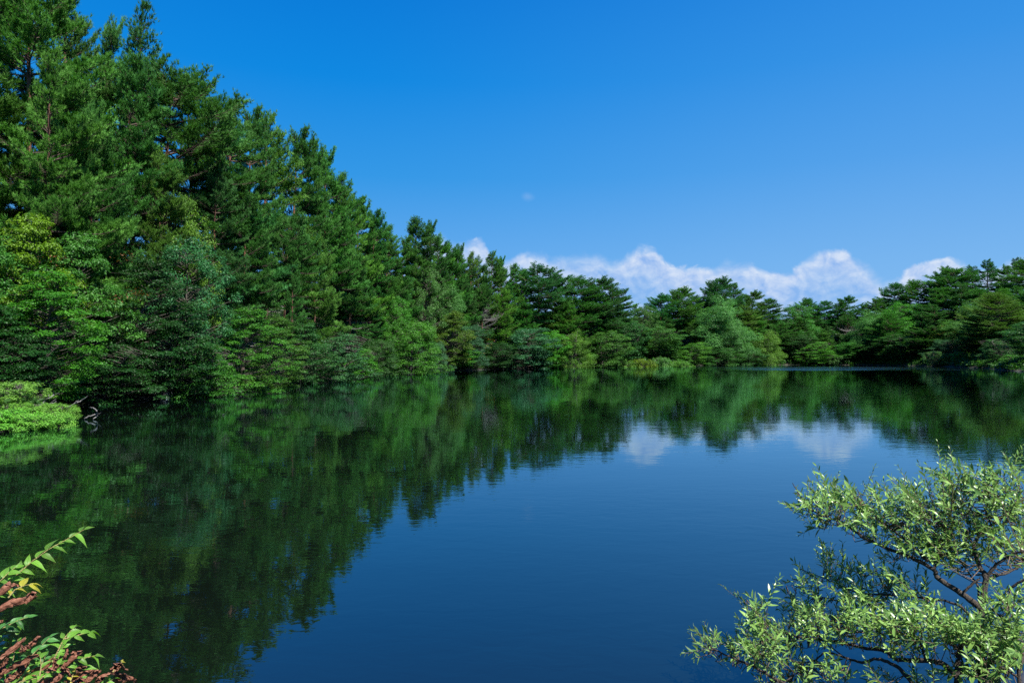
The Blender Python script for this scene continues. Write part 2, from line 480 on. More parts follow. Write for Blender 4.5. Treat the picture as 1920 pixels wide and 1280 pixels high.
def pine_proto(seed, H=16.0, base=0.25, Lmax=3.4, whorl=0.52, nb=4.6, shape='cone', dens=1.0, lean=0.4, dead_to=0.12, withered=None, needle=1.0, skew=0.25):
    """returns (trunk mesh, crown mesh, dead bough mesh)"""
    g = np.random.default_rng(seed)
    tr, dead = Tubes(), Tubes()
    # trunk
    k = 11
    zs = np.linspace(-0.6, H, k)
    ph = g.uniform(0, 6.28, 4)
    def axis_at(z):
        q = np.clip(z / H, 0, 1)
        return np.array([lean * q ** 1.5 + 0.16 * math.sin(q * 5 + ph[0]) * q, 0.16 * math.sin(q * 4 + ph[1]) * q, z])
    tp = np.array([axis_at(z) for z in zs])
    r0 = 0.0125 * H
    tr.add(tp, r0 * (1 - np.clip(zs / H, 0, 1)) ** 0.8 + 0.015, 8)
    z0 = base * H
    TP, TD, TK = [], [], []
    z = z0
    up = np.array([0, 0, 1.0])
    while z < H - 0.15:
        q = (z - z0) / (H - z0)
        if shape == 'cone':
            pr = ((1 - q) ** 0.58) * min(1.0, 0.62 + 1.6 * q) + 0.04
        elif shape == 'umbrella':
            pr = (1 - q ** 3.2) * min(1.0, 0.45 + 1.1 * q) + 0.08
        else:                              # tall, loose
            pr = ((1 - q) ** 0.46) * min(1.0, 0.55 + 1.2 * q) * 0.9 + 0.05
        for _ in range(int(nb) + (g.random() < nb % 1)):
            az = g.uniform(0, 2 * math.pi)
            L = Lmax * pr * g.uniform(0.6, 1.15) * (1 + skew * math.cos(az))
            if L < 0.25:
                continue
            zz = z + g.normal(0, 0.14)
            p = axis_at(zz)
            e0 = R(-6 + 58 * q ** 1.6 + g.normal(0, 8)) if shape != 'umbrella' else R(4 + 34 * q ** 2 + g.normal(0, 9))
            n = 7
            pts = [p]
            a = az
            for i in range(n):
                s_ = (i + 0.5) / n
                e = e0 - R(9) * math.sin(math.pi * s_) + R(24) * s_ * s_
                a += g.normal(0, 0.09)
                pts.append(pts[-1] + L / n * np.array([math.cos(e) * math.cos(a), math.cos(e) * math.sin(a), math.sin(e)]))
            pts = np.array(pts)
            bk = g.random()
            is_dead = q < dead_to and g.random() < 0.75
            wither = withered is not None and withered[0] < q < withered[1] and math.cos(az - withered[2]) > 0.0
            rr = np.linspace(0.014 + 0.011 * L, 0.006, n + 1)
            (dead if (is_dead or wither) else tr).add(pts, rr, 4, 0 if (is_dead or wither) else 1)
            cum = np.linspace(0, 1, n + 1)
            ns = max(3, int(L * 5.2 * dens))
            for j in range(ns):
                s_ = 0.22 + 0.78 * (j + g.random() * 0.6) / ns
                i = min(n - 1, int(s_ * n))
                q0 = pts[i] + (pts[i + 1] - pts[i]) * (s_ * n - i)
                d = norm(pts[i + 1] - pts[i])
                sg = 1 if j % 2 else -1
                sl = max(0.28, (0.50 * L * (1 - 0.72 * s_) + 0.16)) * g.uniform(0.55, 1.15)
                h = rot_about(d, up, sg * R(g.uniform(38, 66)))
                h[2] = h[2] * 0.5 + g.uniform(-0.02, 0.20)
                h = norm(h)
                e = q0 + h * sl + up * 0.10 * sl
                mid = (q0 + e) / 2 - up * 0.03 * sl
                sp = np.array([q0, mid, e])
                if is_dead or wither:
                    if g.random() < (0.4 if is_dead else 1.0):
                        dead.add(sp, [0.010, 0.007, 0.003], 3)
                        if wither:
                            for _k in range(3):
                                b0 = q0 + (e - q0) * g.uniform(0.3, 1)
                                dead.add(np.array([b0, b0 + norm(h + g.normal(0, 0.6, 3)) * 0.3]), [0.006, 0.002], 3)
                    continue
                tr.add(sp, [0.012, 0.008, 0.004], 3, 1)
                nt = max(2, int(sl / 0.105 * dens))
                f = g.uniform(0.25, 1.0, nt)
                f[0] = 1.0
                tp_ = q0 + (e - q0) * f[:, None] + g.normal(0, 1, (nt, 3)) * np.array([0.10, 0.10, 0.035]) + up * 0.03
                TP.append(tp_)
                TD.append(norm(h * 0.72 + up * 0.42 + g.normal(0, 0.22, (nt, 3))))
                TK.append(np.clip(bk + 0.35 * (f - 0.6) + g.normal(0, 0.1), 0, 1))
            if not (is_dead or wither):
                nt = 4
                TP.append(pts[-1] + g.normal(0, 0.05, (nt, 3)))
                TD.append(norm(norm(pts[-1] - pts[-2]) + 0.5 * up + g.normal(0, 0.2, (nt, 3))))
                TK.append(np.full(nt, bk))
        z += whorl * g.uniform(0.75, 1.25) * (1.0 if q < 0.8 else 0.7)
    nt = 30                                # leader
    f = g.uniform(0, 1, nt)[:, None]
    TP.append(axis_at(H - 1.0) + (axis_at(H) - axis_at(H - 1.0)) * f + g.normal(0, 0.06, (nt, 3)))
    TD.append(norm(up + g.normal(0, 0.4, (nt, 3))))
    TK.append(np.full(nt, 0.6))
    crown = needles_mesh("pine_crown", np.concatenate(TP), np.concatenate(TD), np.concatenate(TK), [M_needle], per=15, ln=(0.16 * needle, 0.29 * needle), wd=0.027 * needle, spread=0.66, seed=seed + 100)
    return tr.mesh("pine_trunk", [M_pbark, M_bough]), crown, (dead.mesh("pine_dead_bough", M_dead) if dead.n else None)

def leaf_quads(P, N, T, ln, wd, g, fold=0.0):
    """rhombic leaves: base at P, along T, face normal N"""
    B = norm(np.cross(N, T))
    L, W = ln[:, None], wd[:, None]
    v0 = P
    v1 = P + T * L * 0.42 + B * W * 0.5
    v2 = P + T * L - N * L * 0.12
    v3 = P + T * L * 0.42 - B * W * 0.5
    v = np.stack([v0, v1, v2, v3], 1).reshape(-1, 3)
    f = np.arange(len(v)).reshape(-1, 4)
    return v, f

def broad_proto(seed, H=9.0, W=7.0, n=80, per=330, leaf=0.13, flat=0.3, size=1.0, low=0.12, stems=1, lean=0.8, dome=0.0, horiz=0.6, lo_r=0.55, top_pow=1.0, name="broadleaf", bark=None, slim=0.55):
    """deciduous crown of leaf clumps carried on limbs; returns (trunk mesh, crown mesh)"""
    g = np.random.default_rng(seed)
    tr = Tubes()
    axes = []
    for s_ in range(stems):
        a = g.uniform(0, 6.28)
        off = (0.12 * stems) * np.array([math.cos(a), math.sin(a), 0]) * (stems > 1)
        tip = np.array([lean + (0.28 * W * math.cos(a) if stems > 1 else 0), 0.28 * W * math.sin(a) if stems > 1 else g.normal(0, 0.3), H * g.uniform(0.78, 0.9)])
        pts = []
        for i in range(9):
            q = i / 8
            p = off * (1 - q) + tip * np.array([q ** 1.5, q ** 1.5, q]) + 0.1 * H * 0.12 * np.array([math.sin(q * 7 + a), math.cos(q * 6 + a), 0]) * q
            p[2] -= 0.5 * (1 - q)
            pts.append(p)
        pts = np.array(pts)
        tr.add(pts, np.linspace(0.016 * H / stems ** 0.5, 0.012, 9), 7)
        axes.append(pts)
    VV, FF, TT, nv = [], [], [], 0
    for c_ in range(n):
        q = low + (1 - low) * ((c_ + g.random()) / n) ** top_pow
        pr = math.sin(math.pi * min(1, (q * (1 - 0.06) + 0.06)) ** 0.8) ** 0.6 if q < 0.97 else 0.25
        if dome or flat >= 0.5:
            pr = math.sqrt(max(0.06, 1 - ((q - 0.42) / 0.62) ** 2))
        az = c_ * 2.399 + g.normal(0, 0.4)
        rad = 0.5 * W * pr * (lo_r + (1 - lo_r) * math.sqrt(g.random())) * g.uniform(0.86, 1.1)
        rad *= 0.80 + 0.75 * max(-0.35, mnoise.noise(Vector((1.5 * math.cos(az) + seed, 1.5 * math.sin(az), 3.4 * q))))
        cx = np.array([lean * q + rad * math.cos(az), rad * math.sin(az), q * H * 0.93 + g.normal(0, 0.03 * H)])
        cs = size * W * 0.115 * g.uniform(0.7, 1.35) * (1 - 0.25 * q)
        R3 = np.array([cs, cs, max(0.12, cs * flat)])
        out = np.array([math.cos(az), math.sin(az), 0.0])
        # limb
        ax = axes[c_ % stems]
        zi = np.clip(cx[2] - 0.25 * rad - 0.3, 0.2, ax[-1][2])
        i = min(7, max(0, int(np.searchsorted(ax[:, 2], zi)) - 1))
        st = ax[i] + (ax[i + 1] - ax[i]) * np.clip((zi - ax[i][2]) / max(1e-6, ax[i + 1][2] - ax[i][2]), 0, 1)
        mid = (st + cx) / 2 + np.array([0, 0, -0.05 * rad + 0.1])
        tr.add(np.array([st, mid, cx]), [0.02 + 0.006 * rad, 0.014 + 0.003 * rad, 0.006], 4)
        for _k in range(3):
            e = cx + g.normal(0, 1, 3) * R3 * 0.7
            tr.add(np.array([mid + (cx - mid) * g.uniform(0.3, 0.9), e]), [0.008, 0.003], 3)
        m_ = int(per * (cs / (W * 0.115 * size)) ** 2)
        d = norm(g.normal(0, 1, (m_, 3)))
        d[:, 2] = np.where(d[:, 2] < 0, d[:, 2] * (0.55 if dome else 0.9), d[:, 2])
        rr = g.uniform(0, 1, (m_, 1)) ** (1 / (3 + 5 * dome))
        pos = d * rr * R3
        # clumps droop outward and break up into sprays
        pos[:, 2] -= 0.22 * np.hypot(pos[:, 0], pos[:, 1]) ** 2 / max(cs, 0.1) * 0.5
        lump = np.sin(pos[:, 0] * 9 / cs ** 0.5 + c_) * np.sin(pos[:, 1] * 8 / cs ** 0.5 + 2 * c_) * np.sin(pos[:, 2] * 7 + c_)
        keep = lump > -0.35
        pos, d = pos[keep], d[keep]
        m_ = len(pos)
        if not m_:
            continue
        P = cx + pos
        N = norm(np.array([0, 0, 1.0]) * horiz + d * (1 - horiz) + 0.2 * out * (1 - horiz) + g.normal(0, 0.34, (m_, 3)))
        T = norm(d * np.array([1, 1, 0.4]) + out * 0.4 + g.normal(0, 0.7, (m_, 3)) + np.array([0, 0, -0.15]))
        T = norm(T - N * (T * N).sum(1, keepdims=True))
        L = leaf * g.uniform(0.6, 1.3, m_)
        v_, f_ = leaf_quads(P, N, T, L, L * slim * g.uniform(0.85, 1.15, m_), g)
        VV.append(v_)
        FF.append(f_ + nv)
        nv += len(v_)
        TT.append(np.clip(g.uniform(0, 1) * 0.45 + g.uniform(0, 0.55, m_), 0, 1))
    crown = mesh_np(name + "_crown", np.concatenate(VV), [np.concatenate(FF)], [M_leaf], tint=np.concatenate(TT))
    return tr.mesh(name + "_trunk", bark or M_bark), crown
# ------------------------------------------------------------------ prototypes
PINES = {
    'a': pine_proto(11, shape='cone', Lmax=4.4, base=0.10, nb=5.6, whorl=0.80, dens=1.5),
    'b': pine_proto(12, shape='cone', Lmax=5.0, base=0.06, nb=5.6, whorl=0.86, dens=1.5, lean=-0.5),
    'c': pine_proto(13, shape='loose', Lmax=4.0, base=0.16, lean=0.8, nb=5.2, whorl=0.84, dens=1.5, dead_to=0.24),
    'd': pine_proto(14, shape='loose', Lmax=4.8, base=0.10, nb=5.4, whorl=0.88, dens=1.5, lean=0.2),
    'u': pine_proto(15, shape='umbrella', Lmax=5.4, base=0.15, whorl=0.74, nb=6.4, dens=1.3, lean=0.5),
    'v': pine_proto(16, shape='umbrella', Lmax=4.9, base=0.22, whorl=0.80, nb=6.6, dens=1.3, lean=-0.6, skew=0.1),
    'w': pine_proto(17, shape='umbrella', Lmax=5.4, base=0.12, whorl=0.74, nb=6.0, dens=1.3, withered=(0.30, 0.62, 0.3), lean=0.3),
    's': pine_proto(18, shape='cone', Lmax=2.1, base=0.3, whorl=0.55, nb=4.6, lean=1.1, skew=0.5, dens=1.4),
    't': pine_proto(19, shape='umbrella', Lmax=5.0, base=0.44, whorl=0.74, nb=6.4, dens=1.35, lean=0.4, dead_to=0.06),
}
PINE_H = 16.0
BROADS = {   # name: (H, W, meshes)
    'maple': (9.0, 8.0, broad_proto(31, 9.0, 8.0, n=190, per=190, leaf=0.17, flat=0.34, size=0.72, lean=1.2, horiz=0.6)),
    'hornbeam': (9.0, 7.0, broad_proto(32, 9.0, 7.0, n=210, per=190, leaf=0.14, flat=0.32, size=0.72, lean=1.6, horiz=0.62, low=0.06)),
    'oak': (10.0, 7.5, broad_proto(33, 10.0, 7.5, n=180, per=220, leaf=0.15, flat=0.65, lean=0.6, horiz=0.35, size=0.76)),
    'spray': (6.0, 6.5, broad_proto(34, 6.0, 6.5, n=190, per=140, leaf=0.13, flat=0.34, lean=1.4, horiz=0.6, stems=3, low=0.03, size=0.72)),
    'dome': (10.0, 8.0, broad_proto(35, 10.0, 8.0, n=80, per=800, leaf=0.16, flat=0.72, lean=0.4, horiz=0.4, size=1.3, dome=0.8, slim=0.45)),
    'round': (8.0, 7.0, broad_proto(36, 8.0, 7.0, n=120, per=380, leaf=0.15, flat=0.65, lean=0.5, horiz=0.42, size=0.95, dome=0.4)),
    'far': (9.0, 8.0, broad_proto(37, 9.0, 8.0, n=150, per=230, leaf=0.19, flat=0.5, lean=0.8, horiz=0.5, size=0.85)),
    'tall': (10.0, 7.0, broad_proto(39, 10.0, 7.0, n=150, per=230, leaf=0.19, flat=0.6, lean=0.5, horiz=0.42, size=0.9, stems=2)),
    'upright': (8.0, 4.6, broad_proto(38, 8.0, 4.6, n=90, per=300, leaf=0.14, flat=1.0, lean=0.3, horiz=0.25, size=1.0, stems=3, slim=0.35)),
}
BUSHES = {
    'mound': (1.8, 3.4, broad_proto(41, 1.8, 3.4, n=170, per=130, leaf=0.085, flat=1.0, size=0.62, lean=0.0, horiz=0.45, stems=5, low=0.02, lo_r=0.25, name="bush")),
    'open': (3.0, 3.6, broad_proto(42, 3.0, 3.6, n=130, per=130, leaf=0.10, flat=0.9, size=0.66, lean=0.4, horiz=0.35, stems=5, low=0.16, lo_r=0.4, name="bush")),
    'low': (1.2, 3.2, broad_proto(43, 1.2, 3.2, n=150, per=120, leaf=0.085, flat=1.0, size=0.6, lean=0.0, horiz=0.45, stems=5, low=0.02, lo_r=0.2, name="bush")),
}

def locate(px, d, y0=24.0):
    """first ground point d metres behind the shoreline on the bearing of px; d >= 20 gives the distance ahead itself"""
    if d >= 20:
        return np.array([(px - 960) / FPX * d, d])
    ys = np.arange(y0 if px < 200 else 30.0, 300, 0.25)
    P = np.stack([(px - 960) / FPX * ys, ys], 1)
    sd = shore_dist(P)
    i = int(np.argmax(sd >= d))
    return P[i]

def lake_angle(P):
    e = 0.5
    gxx = shore_dist(P + [e, 0])[0] - shore_dist(P - [e, 0])[0]
    gyy = shore_dist(P + [0, e])[0] - shore_dist(P - [0, e])[0]
    return math.atan2(-gyy, -gxx)

trng = random.Random(5)
TREES = []

def plant(name, meshes, names, H0, W0, px, top, d, wide, colour, label, cat, group, sink=0.0, turn=None):
    P = locate(px, d)
    z = float(ground_z(P)[0]) - sink
    H = CAM_Z + (HOR - top) / FPX * P[1] - z
    sz = H / H0
    sx = sz * wide if W0 is None else wide * P[1] / FPX / W0
    root = obj(name, None, loc=(P[0], P[1], z))
    rz = lake_angle(P) + (trng.uniform(-0.7, 0.7) if turn is None else turn)
    root.rotation_euler = (trng.uniform(-0.03, 0.03), trng.uniform(-0.03, 0.03), rz)
    root.scale = (sx, sx, sz)
    tag(root, label, cat, group)
    j = [trng.uniform(0.86, 1.14) for _ in range(3)]
    for me, nm in zip(meshes, names):
        if me is None:
            continue
        o = obj(nm, me, root)
        o.color = (*[c * k for c, k in zip(colour, j)], 1) if nm in ('crown', 'foliage') else (1, 1, 1, 1)
    TREES.append((label, round(P[1], 1), round(H, 1), round(sx, 2), round(sz, 2)))
    return root

PG = {'n': (0.066, 0.220, 0.040), 'd': (0.052, 0.190, 0.040), 'l': (0.095, 0.260, 0.040), 'b': (0.050, 0.192, 0.056)}
HILL, FAR, RIGHT = "red pines on the hillside by the near shore", "red pines along the far shore", "red pines on the slope by the right bank"
#  proto, px, top, metres behind shore (or ahead), width, tint, group, label
PINE_LIST = [
    ('b', -70, -150, 40, 1.0, 'n', HILL, "huge red pine cut off by the upper left corner of the view"),
    ('d', 50, -75, 39, 0.85, 'l', HILL, "tall red pine whose sunlit boughs fill the upper left corner"),
    ('a', 128, -8, 43, 0.72, 'n', HILL, "broad red pine at top edge of view just before the skyline starts"),
    ('d', 195, 58, 46, 0.58, 'd', HILL, "red pine with frayed tip beside the lone crooked tip"),
    ('s', 248, 14, 50, 0.8, 'b', HILL, "slender lone pine tip standing crooked above the hillside skyline"),
    ('b', 90, 120, 35, 0.75, 'l', HILL, "spreading pine with bare dark boughs below the upper left corner"),
    ('c', 225, 128, 43, 0.85, 'n', HILL, "pine directly under the lone crooked tip"),
    ('t', 305, 128, 49, 0.95, 'n', HILL, "broad pine with reddish bare trunk showing below its crown"),
    ('b', 372, 142, 54, 0.9, 'b', HILL, "bluish pine with spiky shoots on the skyline right of the bare red trunk"),
    ('a', 432, 182, 58, 0.85, 'n', HILL, "skyline pine between the spiky bluish pine and the pointed crown"),
    ('c', 462, 205, 62, 0.7, 'd', HILL, "narrow dark pine close behind the pointed crown"),
    ('a', 500, 207, 66, 0.85, 'l', HILL, "tall pine with symmetrical pointed crown high on the skyline"),
    ('c', 572, 268, 72, 0.75, 'n', HILL, "thin open pine with sky gaps, next after the pointed crown"),
    ('d', 606, 288, 78, 0.85, 'n', HILL, "pine whose long boughs reach into the sky past the thin open pine"),
    ('b', 645, 340, 86, 0.85, 'l', HILL, "dense light green pine where the skyline drops steeply"),
    ('c', 692, 390, 94, 0.8, 'd', HILL, "small forked pine tip halfway down the falling skyline"),
    ('a', 722, 412, 97, 0.9, 'n', HILL, "dense cone shaped pine just before the twin pines"),
    ('c', 772, 420, 103, 1.0, 'n', HILL, "first of the twin pines beside the small cloud"),
    ('d', 803, 426, 106, 0.85, 'd', HILL, "second of the twin pines, touching the small cloud"),
    ('b', 846, 459, 112, 0.8, 'n', HILL, "pine standing in front of the small cloud"),
    ('a', 884, 476, 118, 0.7, 'l', HILL, "light green pine under the end of the small cloud"),
    ('a', 922, 475, 122, 0.85, 'n', HILL, "round topped pine in the blue gap after the small cloud"),
    ('c', 956, 501, 127, 0.8, 'l', HILL, "pale feathery pine beside the round topped pine"),
    ('c', 536, 238, 69, 0.75, 'd', HILL, "pine wedged between the pointed crown and the thin open pine"),
    ('a', 626, 316, 82, 0.75, 'n', HILL, "pine tip peeping behind the long reaching boughs"),
    ('c', 668, 364, 91, 0.85, 'n', HILL, "pine filling the steep step of the skyline before the forked tip"),
    ('b', 707, 402, 97, 0.7, 'l', HILL, "pine pressed against the forked tip on its downhill side"),
    ('c', 746, 436, 100, 0.8, 'n', HILL, "lower pine nestled in the notch before the twin pines"),
    ('b', 826, 446, 110, 0.7, 'l', HILL, "pine just downhill of the second twin pine"),
    ('d', 864, 468, 116, 0.8, 'd', HILL, "dark pine crossing the base of the small cloud"),
    ('b', 904, 486, 120, 0.7, 'n', HILL, "pine huddled on the uphill side of the round topped pine"),
    ('d', 940, 490, 125, 0.75, 'd', HILL, "pine leaning on the downhill side of the round topped pine"),
    ('a', 978, 508, 130, 0.8, 'l', HILL, "last hillside pine before the broad crowned pine"),
    # lower ranks on the same hill
    ('d', 165, 215, 38, 0.7, 'n', HILL, "pine with layered boughs hanging below the bare dark boughs"),
    ('b', 300, 285, 43, 0.7, 'l', HILL, "pine with soft pale boughs reaching down over the maples"),
    ('a', 398, 300, 50, 0.8, 'd', HILL, "thick dark pine below the spiky bluish pine"),
    ('d', 455, 330, 54, 0.8, 'n', HILL, "pine with dark layered boughs below the pointed crown"),
    ('t', 530, 392, 60, 0.7, 'n', HILL, "pine showing two red trunk lengths in the middle of the hillside"),
    ('b', 592, 420, 68, 0.75, 'l', HILL, "leafy pine below the long reaching boughs"),
    ('c', 545, 500, 57, 0.6, 'd', HILL, "short pine with pale dead limbs low on the hillside"),
    ('a', 655, 452, 82, 0.8, 'n', HILL, "mid height pine below the dense light green pine"),
    ('d', 690, 520, 84, 0.75, 'd', HILL, "dark pine with brown lower boughs above the bright bushy tree"),
    ('b', 748, 475, 98, 0.8, 'n', HILL, "pine in the rank below the twin pines"),
    ('d', 868, 522, 113, 0.8, 'd', HILL, "dark pine behind the tall pale green broadleaf"),
    ('w', 902, 535, 116, 0.75, 'n', HILL, "pine with greyish brown withered boughs below the round topped pine"),
    ('u', 938, 548, 119, 0.75, 'l', HILL, "flat tiered pine below the pale feathery pine"),
    ('b', 905, 606, 117, 0.7, 'd', HILL, "short dark pine low by the water under the withered boughs"),
    # far shore, left part
    ('t', 1010, 504, 131, 0.95, 'b', FAR, "broad crowned pine with thick red trunk on the far shore"),
    ('c', 1037, 520, 134, 0.8, 'n', FAR, "pine shoulder to shoulder with the broad crowned pine"),
    ('v', 1080, 520, 137, 1.0, 'd', FAR, "pine with flat umbrella top and open sky round it"),
    ('u', 1122, 527, 142, 0.9, 'b', FAR, "dark bushy pine beside the umbrella topped pine"),
    ('v', 1148, 541, 144, 0.85, 'd', FAR, "dark pine with boughs stepping down to the skyline gap"),
    ('b', 985, 562, 126, 0.8, 'n', FAR, "pine in front of the broad crowned pine's red trunk"),
    ('u', 1058, 575, 133, 0.8, 'n', FAR, "tiered pine below the umbrella topped pine"),
    ('b', 1108, 585, 138, 0.85, 'd', FAR, "shaded pine below the dark bushy pine"),
    ('d', 1150, 600, 142, 0.8, 'n', FAR, "lowest pine under the skyline gap"),
    ('b', 1192, 572, 158, 0.8, 'l', FAR, "first low pine right of the skyline gap"),
    ('u', 1236, 556, 164, 0.9, 'b', FAR, "low pine with rounded dark top right of the skyline gap"),
    ('u', 1268, 543, 166, 0.9, 'n', FAR, "pine with outstretched top bough under the main cloud"),
    ('v', 1302, 555, 169, 0.9, 'd', FAR, "flat topped pine between outstretched bough and tallest far pine"),
    ('u', 1340, 526, 171, 0.9, 'b', FAR, "tallest pine of the far shore, its tip against white cloud"),
    ('d', 1376, 538, 174, 0.9, 'n', FAR, "second tallest far pine, close beside the tallest one"),
    ('u', 1408, 550, 176, 0.8, 'n', FAR, "pine with thin broken top past the second tallest far pine"),
    ('v', 1442, 561, 178, 0.9, 'd', FAR, "low flat pine sloping down to the leafy dome"),
    ('b', 1250, 596, 158, 0.8, 'd', FAR, "shaded pine under the outstretched top bough"),
    ('u', 1300, 606, 161, 0.8, 'n', FAR, "tiered pine beside the pale domed tree"),
    ('b', 1420, 590, 170, 0.9, 'n', FAR, "dense pine behind the yellow green rounded tree"),
    ('u', 1516, 563, 178, 0.9, 'n', FAR, "pine with level top just past the leafy dome"),
    ('v', 1546, 565, 178, 0.9, 'b', FAR, "small rounded pine between level top and tiered tip"),
    ('u', 1582, 559, 177, 0.85, 'd', FAR, "pine with tiered pagoda like tip before the small sky notch"),
    ('w', 1590, 592, 171, 0.9, 'n', FAR, "pine with grey withered boughs below the pagoda like tip"),
    ('b', 1552, 612, 170, 0.7, 'd', FAR, "shaded pine behind the bright layered shore tree"),
    ('v', 1622, 571, 175, 0.8, 'd', FAR, "low pine right of the small sky notch"),
    # slope on the right
    ('v', 1646, 560, 172, 0.9, 'n', RIGHT, "pine with flat shoulder below the airy pagoda pine"),
    ('v', 1680, 532, 172, 0.8, 'b', RIGHT, "airy pine with separate tiers standing alone on the skyline"),
    ('u', 1722, 530, 170, 0.9, 'n', RIGHT, "pine with level top next to the airy tiered pine"),
    ('d', 1757, 516, 168, 0.85, 'd', RIGHT, "dark pine climbing toward the slope crest"),
    ('a', 1774, 502, 178, 0.8, 'b', RIGHT, "rounded bluish pine behind the crest"),
    ('t', 1790, 505, 164, 0.9, 'n', RIGHT, "big pine on the crest with a long bare reddish trunk"),
    ('b', 1824, 500, 168, 0.75, 'b', RIGHT, "small dark cone shaped pine beyond the crest pine"),
    ('a', 1855, 489, 170, 0.85, 'b', RIGHT, "peaked bluish pine second highest on the right slope"),
    ('b', 1882, 499, 160, 0.8, 'n', RIGHT, "pine in the dip between two peaked bluish pines"),
    ('a', 1906, 486, 172, 0.8, 'b', RIGHT, "highest peaked pine near the right edge of the view"),
    ('u', 1945, 488, 150, 0.9, 'n', RIGHT, "pine cut by the right edge of the view"),
    ('b', 1720, 570, 162, 0.85, 'd', RIGHT, "pine hidden halfway behind the fresh green broadleaf"),
    ('u', 1835, 545, 155, 0.9, 'n', RIGHT, "tiered pine above the broad pale crown"),
    ('u', 1885, 545, 148, 0.9, 'l', RIGHT, "light tiered pine above the dark shaded hollow"),
    ('w', 1922, 575, 138, 0.9, 'd', RIGHT, "dark tiered pine low at the right edge"),
]
FILL = "pines glimpsed between the trunks of the front rank"
sky_px = sorted([(r_[1], r_[2]) for r_ in PINE_LIST[:24]] + [(r_[1], r_[2]) for r_ in PINE_LIST if r_[6] != HILL])
for i_, px_ in enumerate(list(range(690, 1180, 44)) + list(range(1190, 1960, 36))):
    PINE_LIST.append(('abduvb'[i_ % 6], px_, float(np.interp(px_, [q[0] for q in sky_px], [q[1] for q in sky_px])) + trng.uniform(26, 52), 19 if px_ > 1180 else 12, 1.0, 'nd'[i_ % 2], FILL,
                      "dark pine glimpsed in a gap behind the front rank of pines"))
MIDDLE = "pines of the middle rank below the far skyline"
for i_, px_ in enumerate(range(1000, 1960, 42)):
    if min(abs(px_ - q_) for q_ in (1010, 1640, 1792)) < 24:
        continue
    PINE_LIST.append(('budbv'[i_ % 5], px_ + trng.uniform(-8, 8), float(np.interp(px_, [q[0] for q in sky_px], [q[1] for q in sky_px])) + trng.uniform(34, 56), trng.uniform(5.5, 8), 1.15, 'nldn'[i_ % 4], MIDDLE,
                      "pine of the middle rank, between skyline pines and the broadleaf belt"))
for pr, px, top, d, wd, tn, grp, lab in PINE_LIST:
    wd *= 1.38 if px > 980 else 0.94
    top += 14 if 280 < px < 770 and grp == HILL else 0
    plant("red_pine", PINES[pr], ("trunk", "crown", "dead_bough"), PINE_H, None, px, top, d, wd, PG[tn], lab, "pine tree", grp)

def sprigs(tree, H0, W0, n, colour):
    """turning sprays on the sunny side of a crown"""
    g = np.random.default_rng(n)
    pos = []
    for _ in range(n):
        az, q = g.uniform(-2.2, 1.2), g.uniform(0.45, 0.85)
        c_ = np.array([0.48 * W0 * math.cos(az) + 0.6, 0.48 * W0 * math.sin(az), q * H0])
        pos.append(c_ + g.normal(0, 1, (30, 3)) * np.array([0.42, 0.42, 0.16]))
    P = np.concatenate(pos)
    N = norm(np.array([0, 0, 1.0]) + g.normal(0, 0.4, P.shape))
    T = g.normal(0, 1, P.shape)
    T = norm(T - N * (T * N).sum(1, keepdims=True))
    L = g.uniform(0.10, 0.2, len(P))
    v_, f_ = leaf_quads(P, N, T, L, L * 0.55, g)
    o = obj("turning_leaves", mesh_np("turning_leaves", v_, [f_], [M_leaf], tint=g.uniform(0, 1, len(P))), tree)
    o.color = (*colour, 1)

BG = {'g': (0.042, 0.155, 0.020), 'y': (0.095, 0.18, 0.010), 'd': (0.026, 0.105, 0.020), 'f': (0.048, 0.20, 0.016), 'p': (0.068, 0.205, 0.044), 'b': (0.040, 0.135, 0.050), 'o': (0.052, 0.13, 0.010), 'l': (0.085, 0.22, 0.022), 'k': (0.016, 0.070, 0.014), 's': (0.135, 0.36, 0.050)}  # k paints the deep shade under overhanging trees into the leaf colour
SHORE_L, SHORE_F = "broadleaf trees at the foot of the hillside", "broadleaf trees along the far shore"
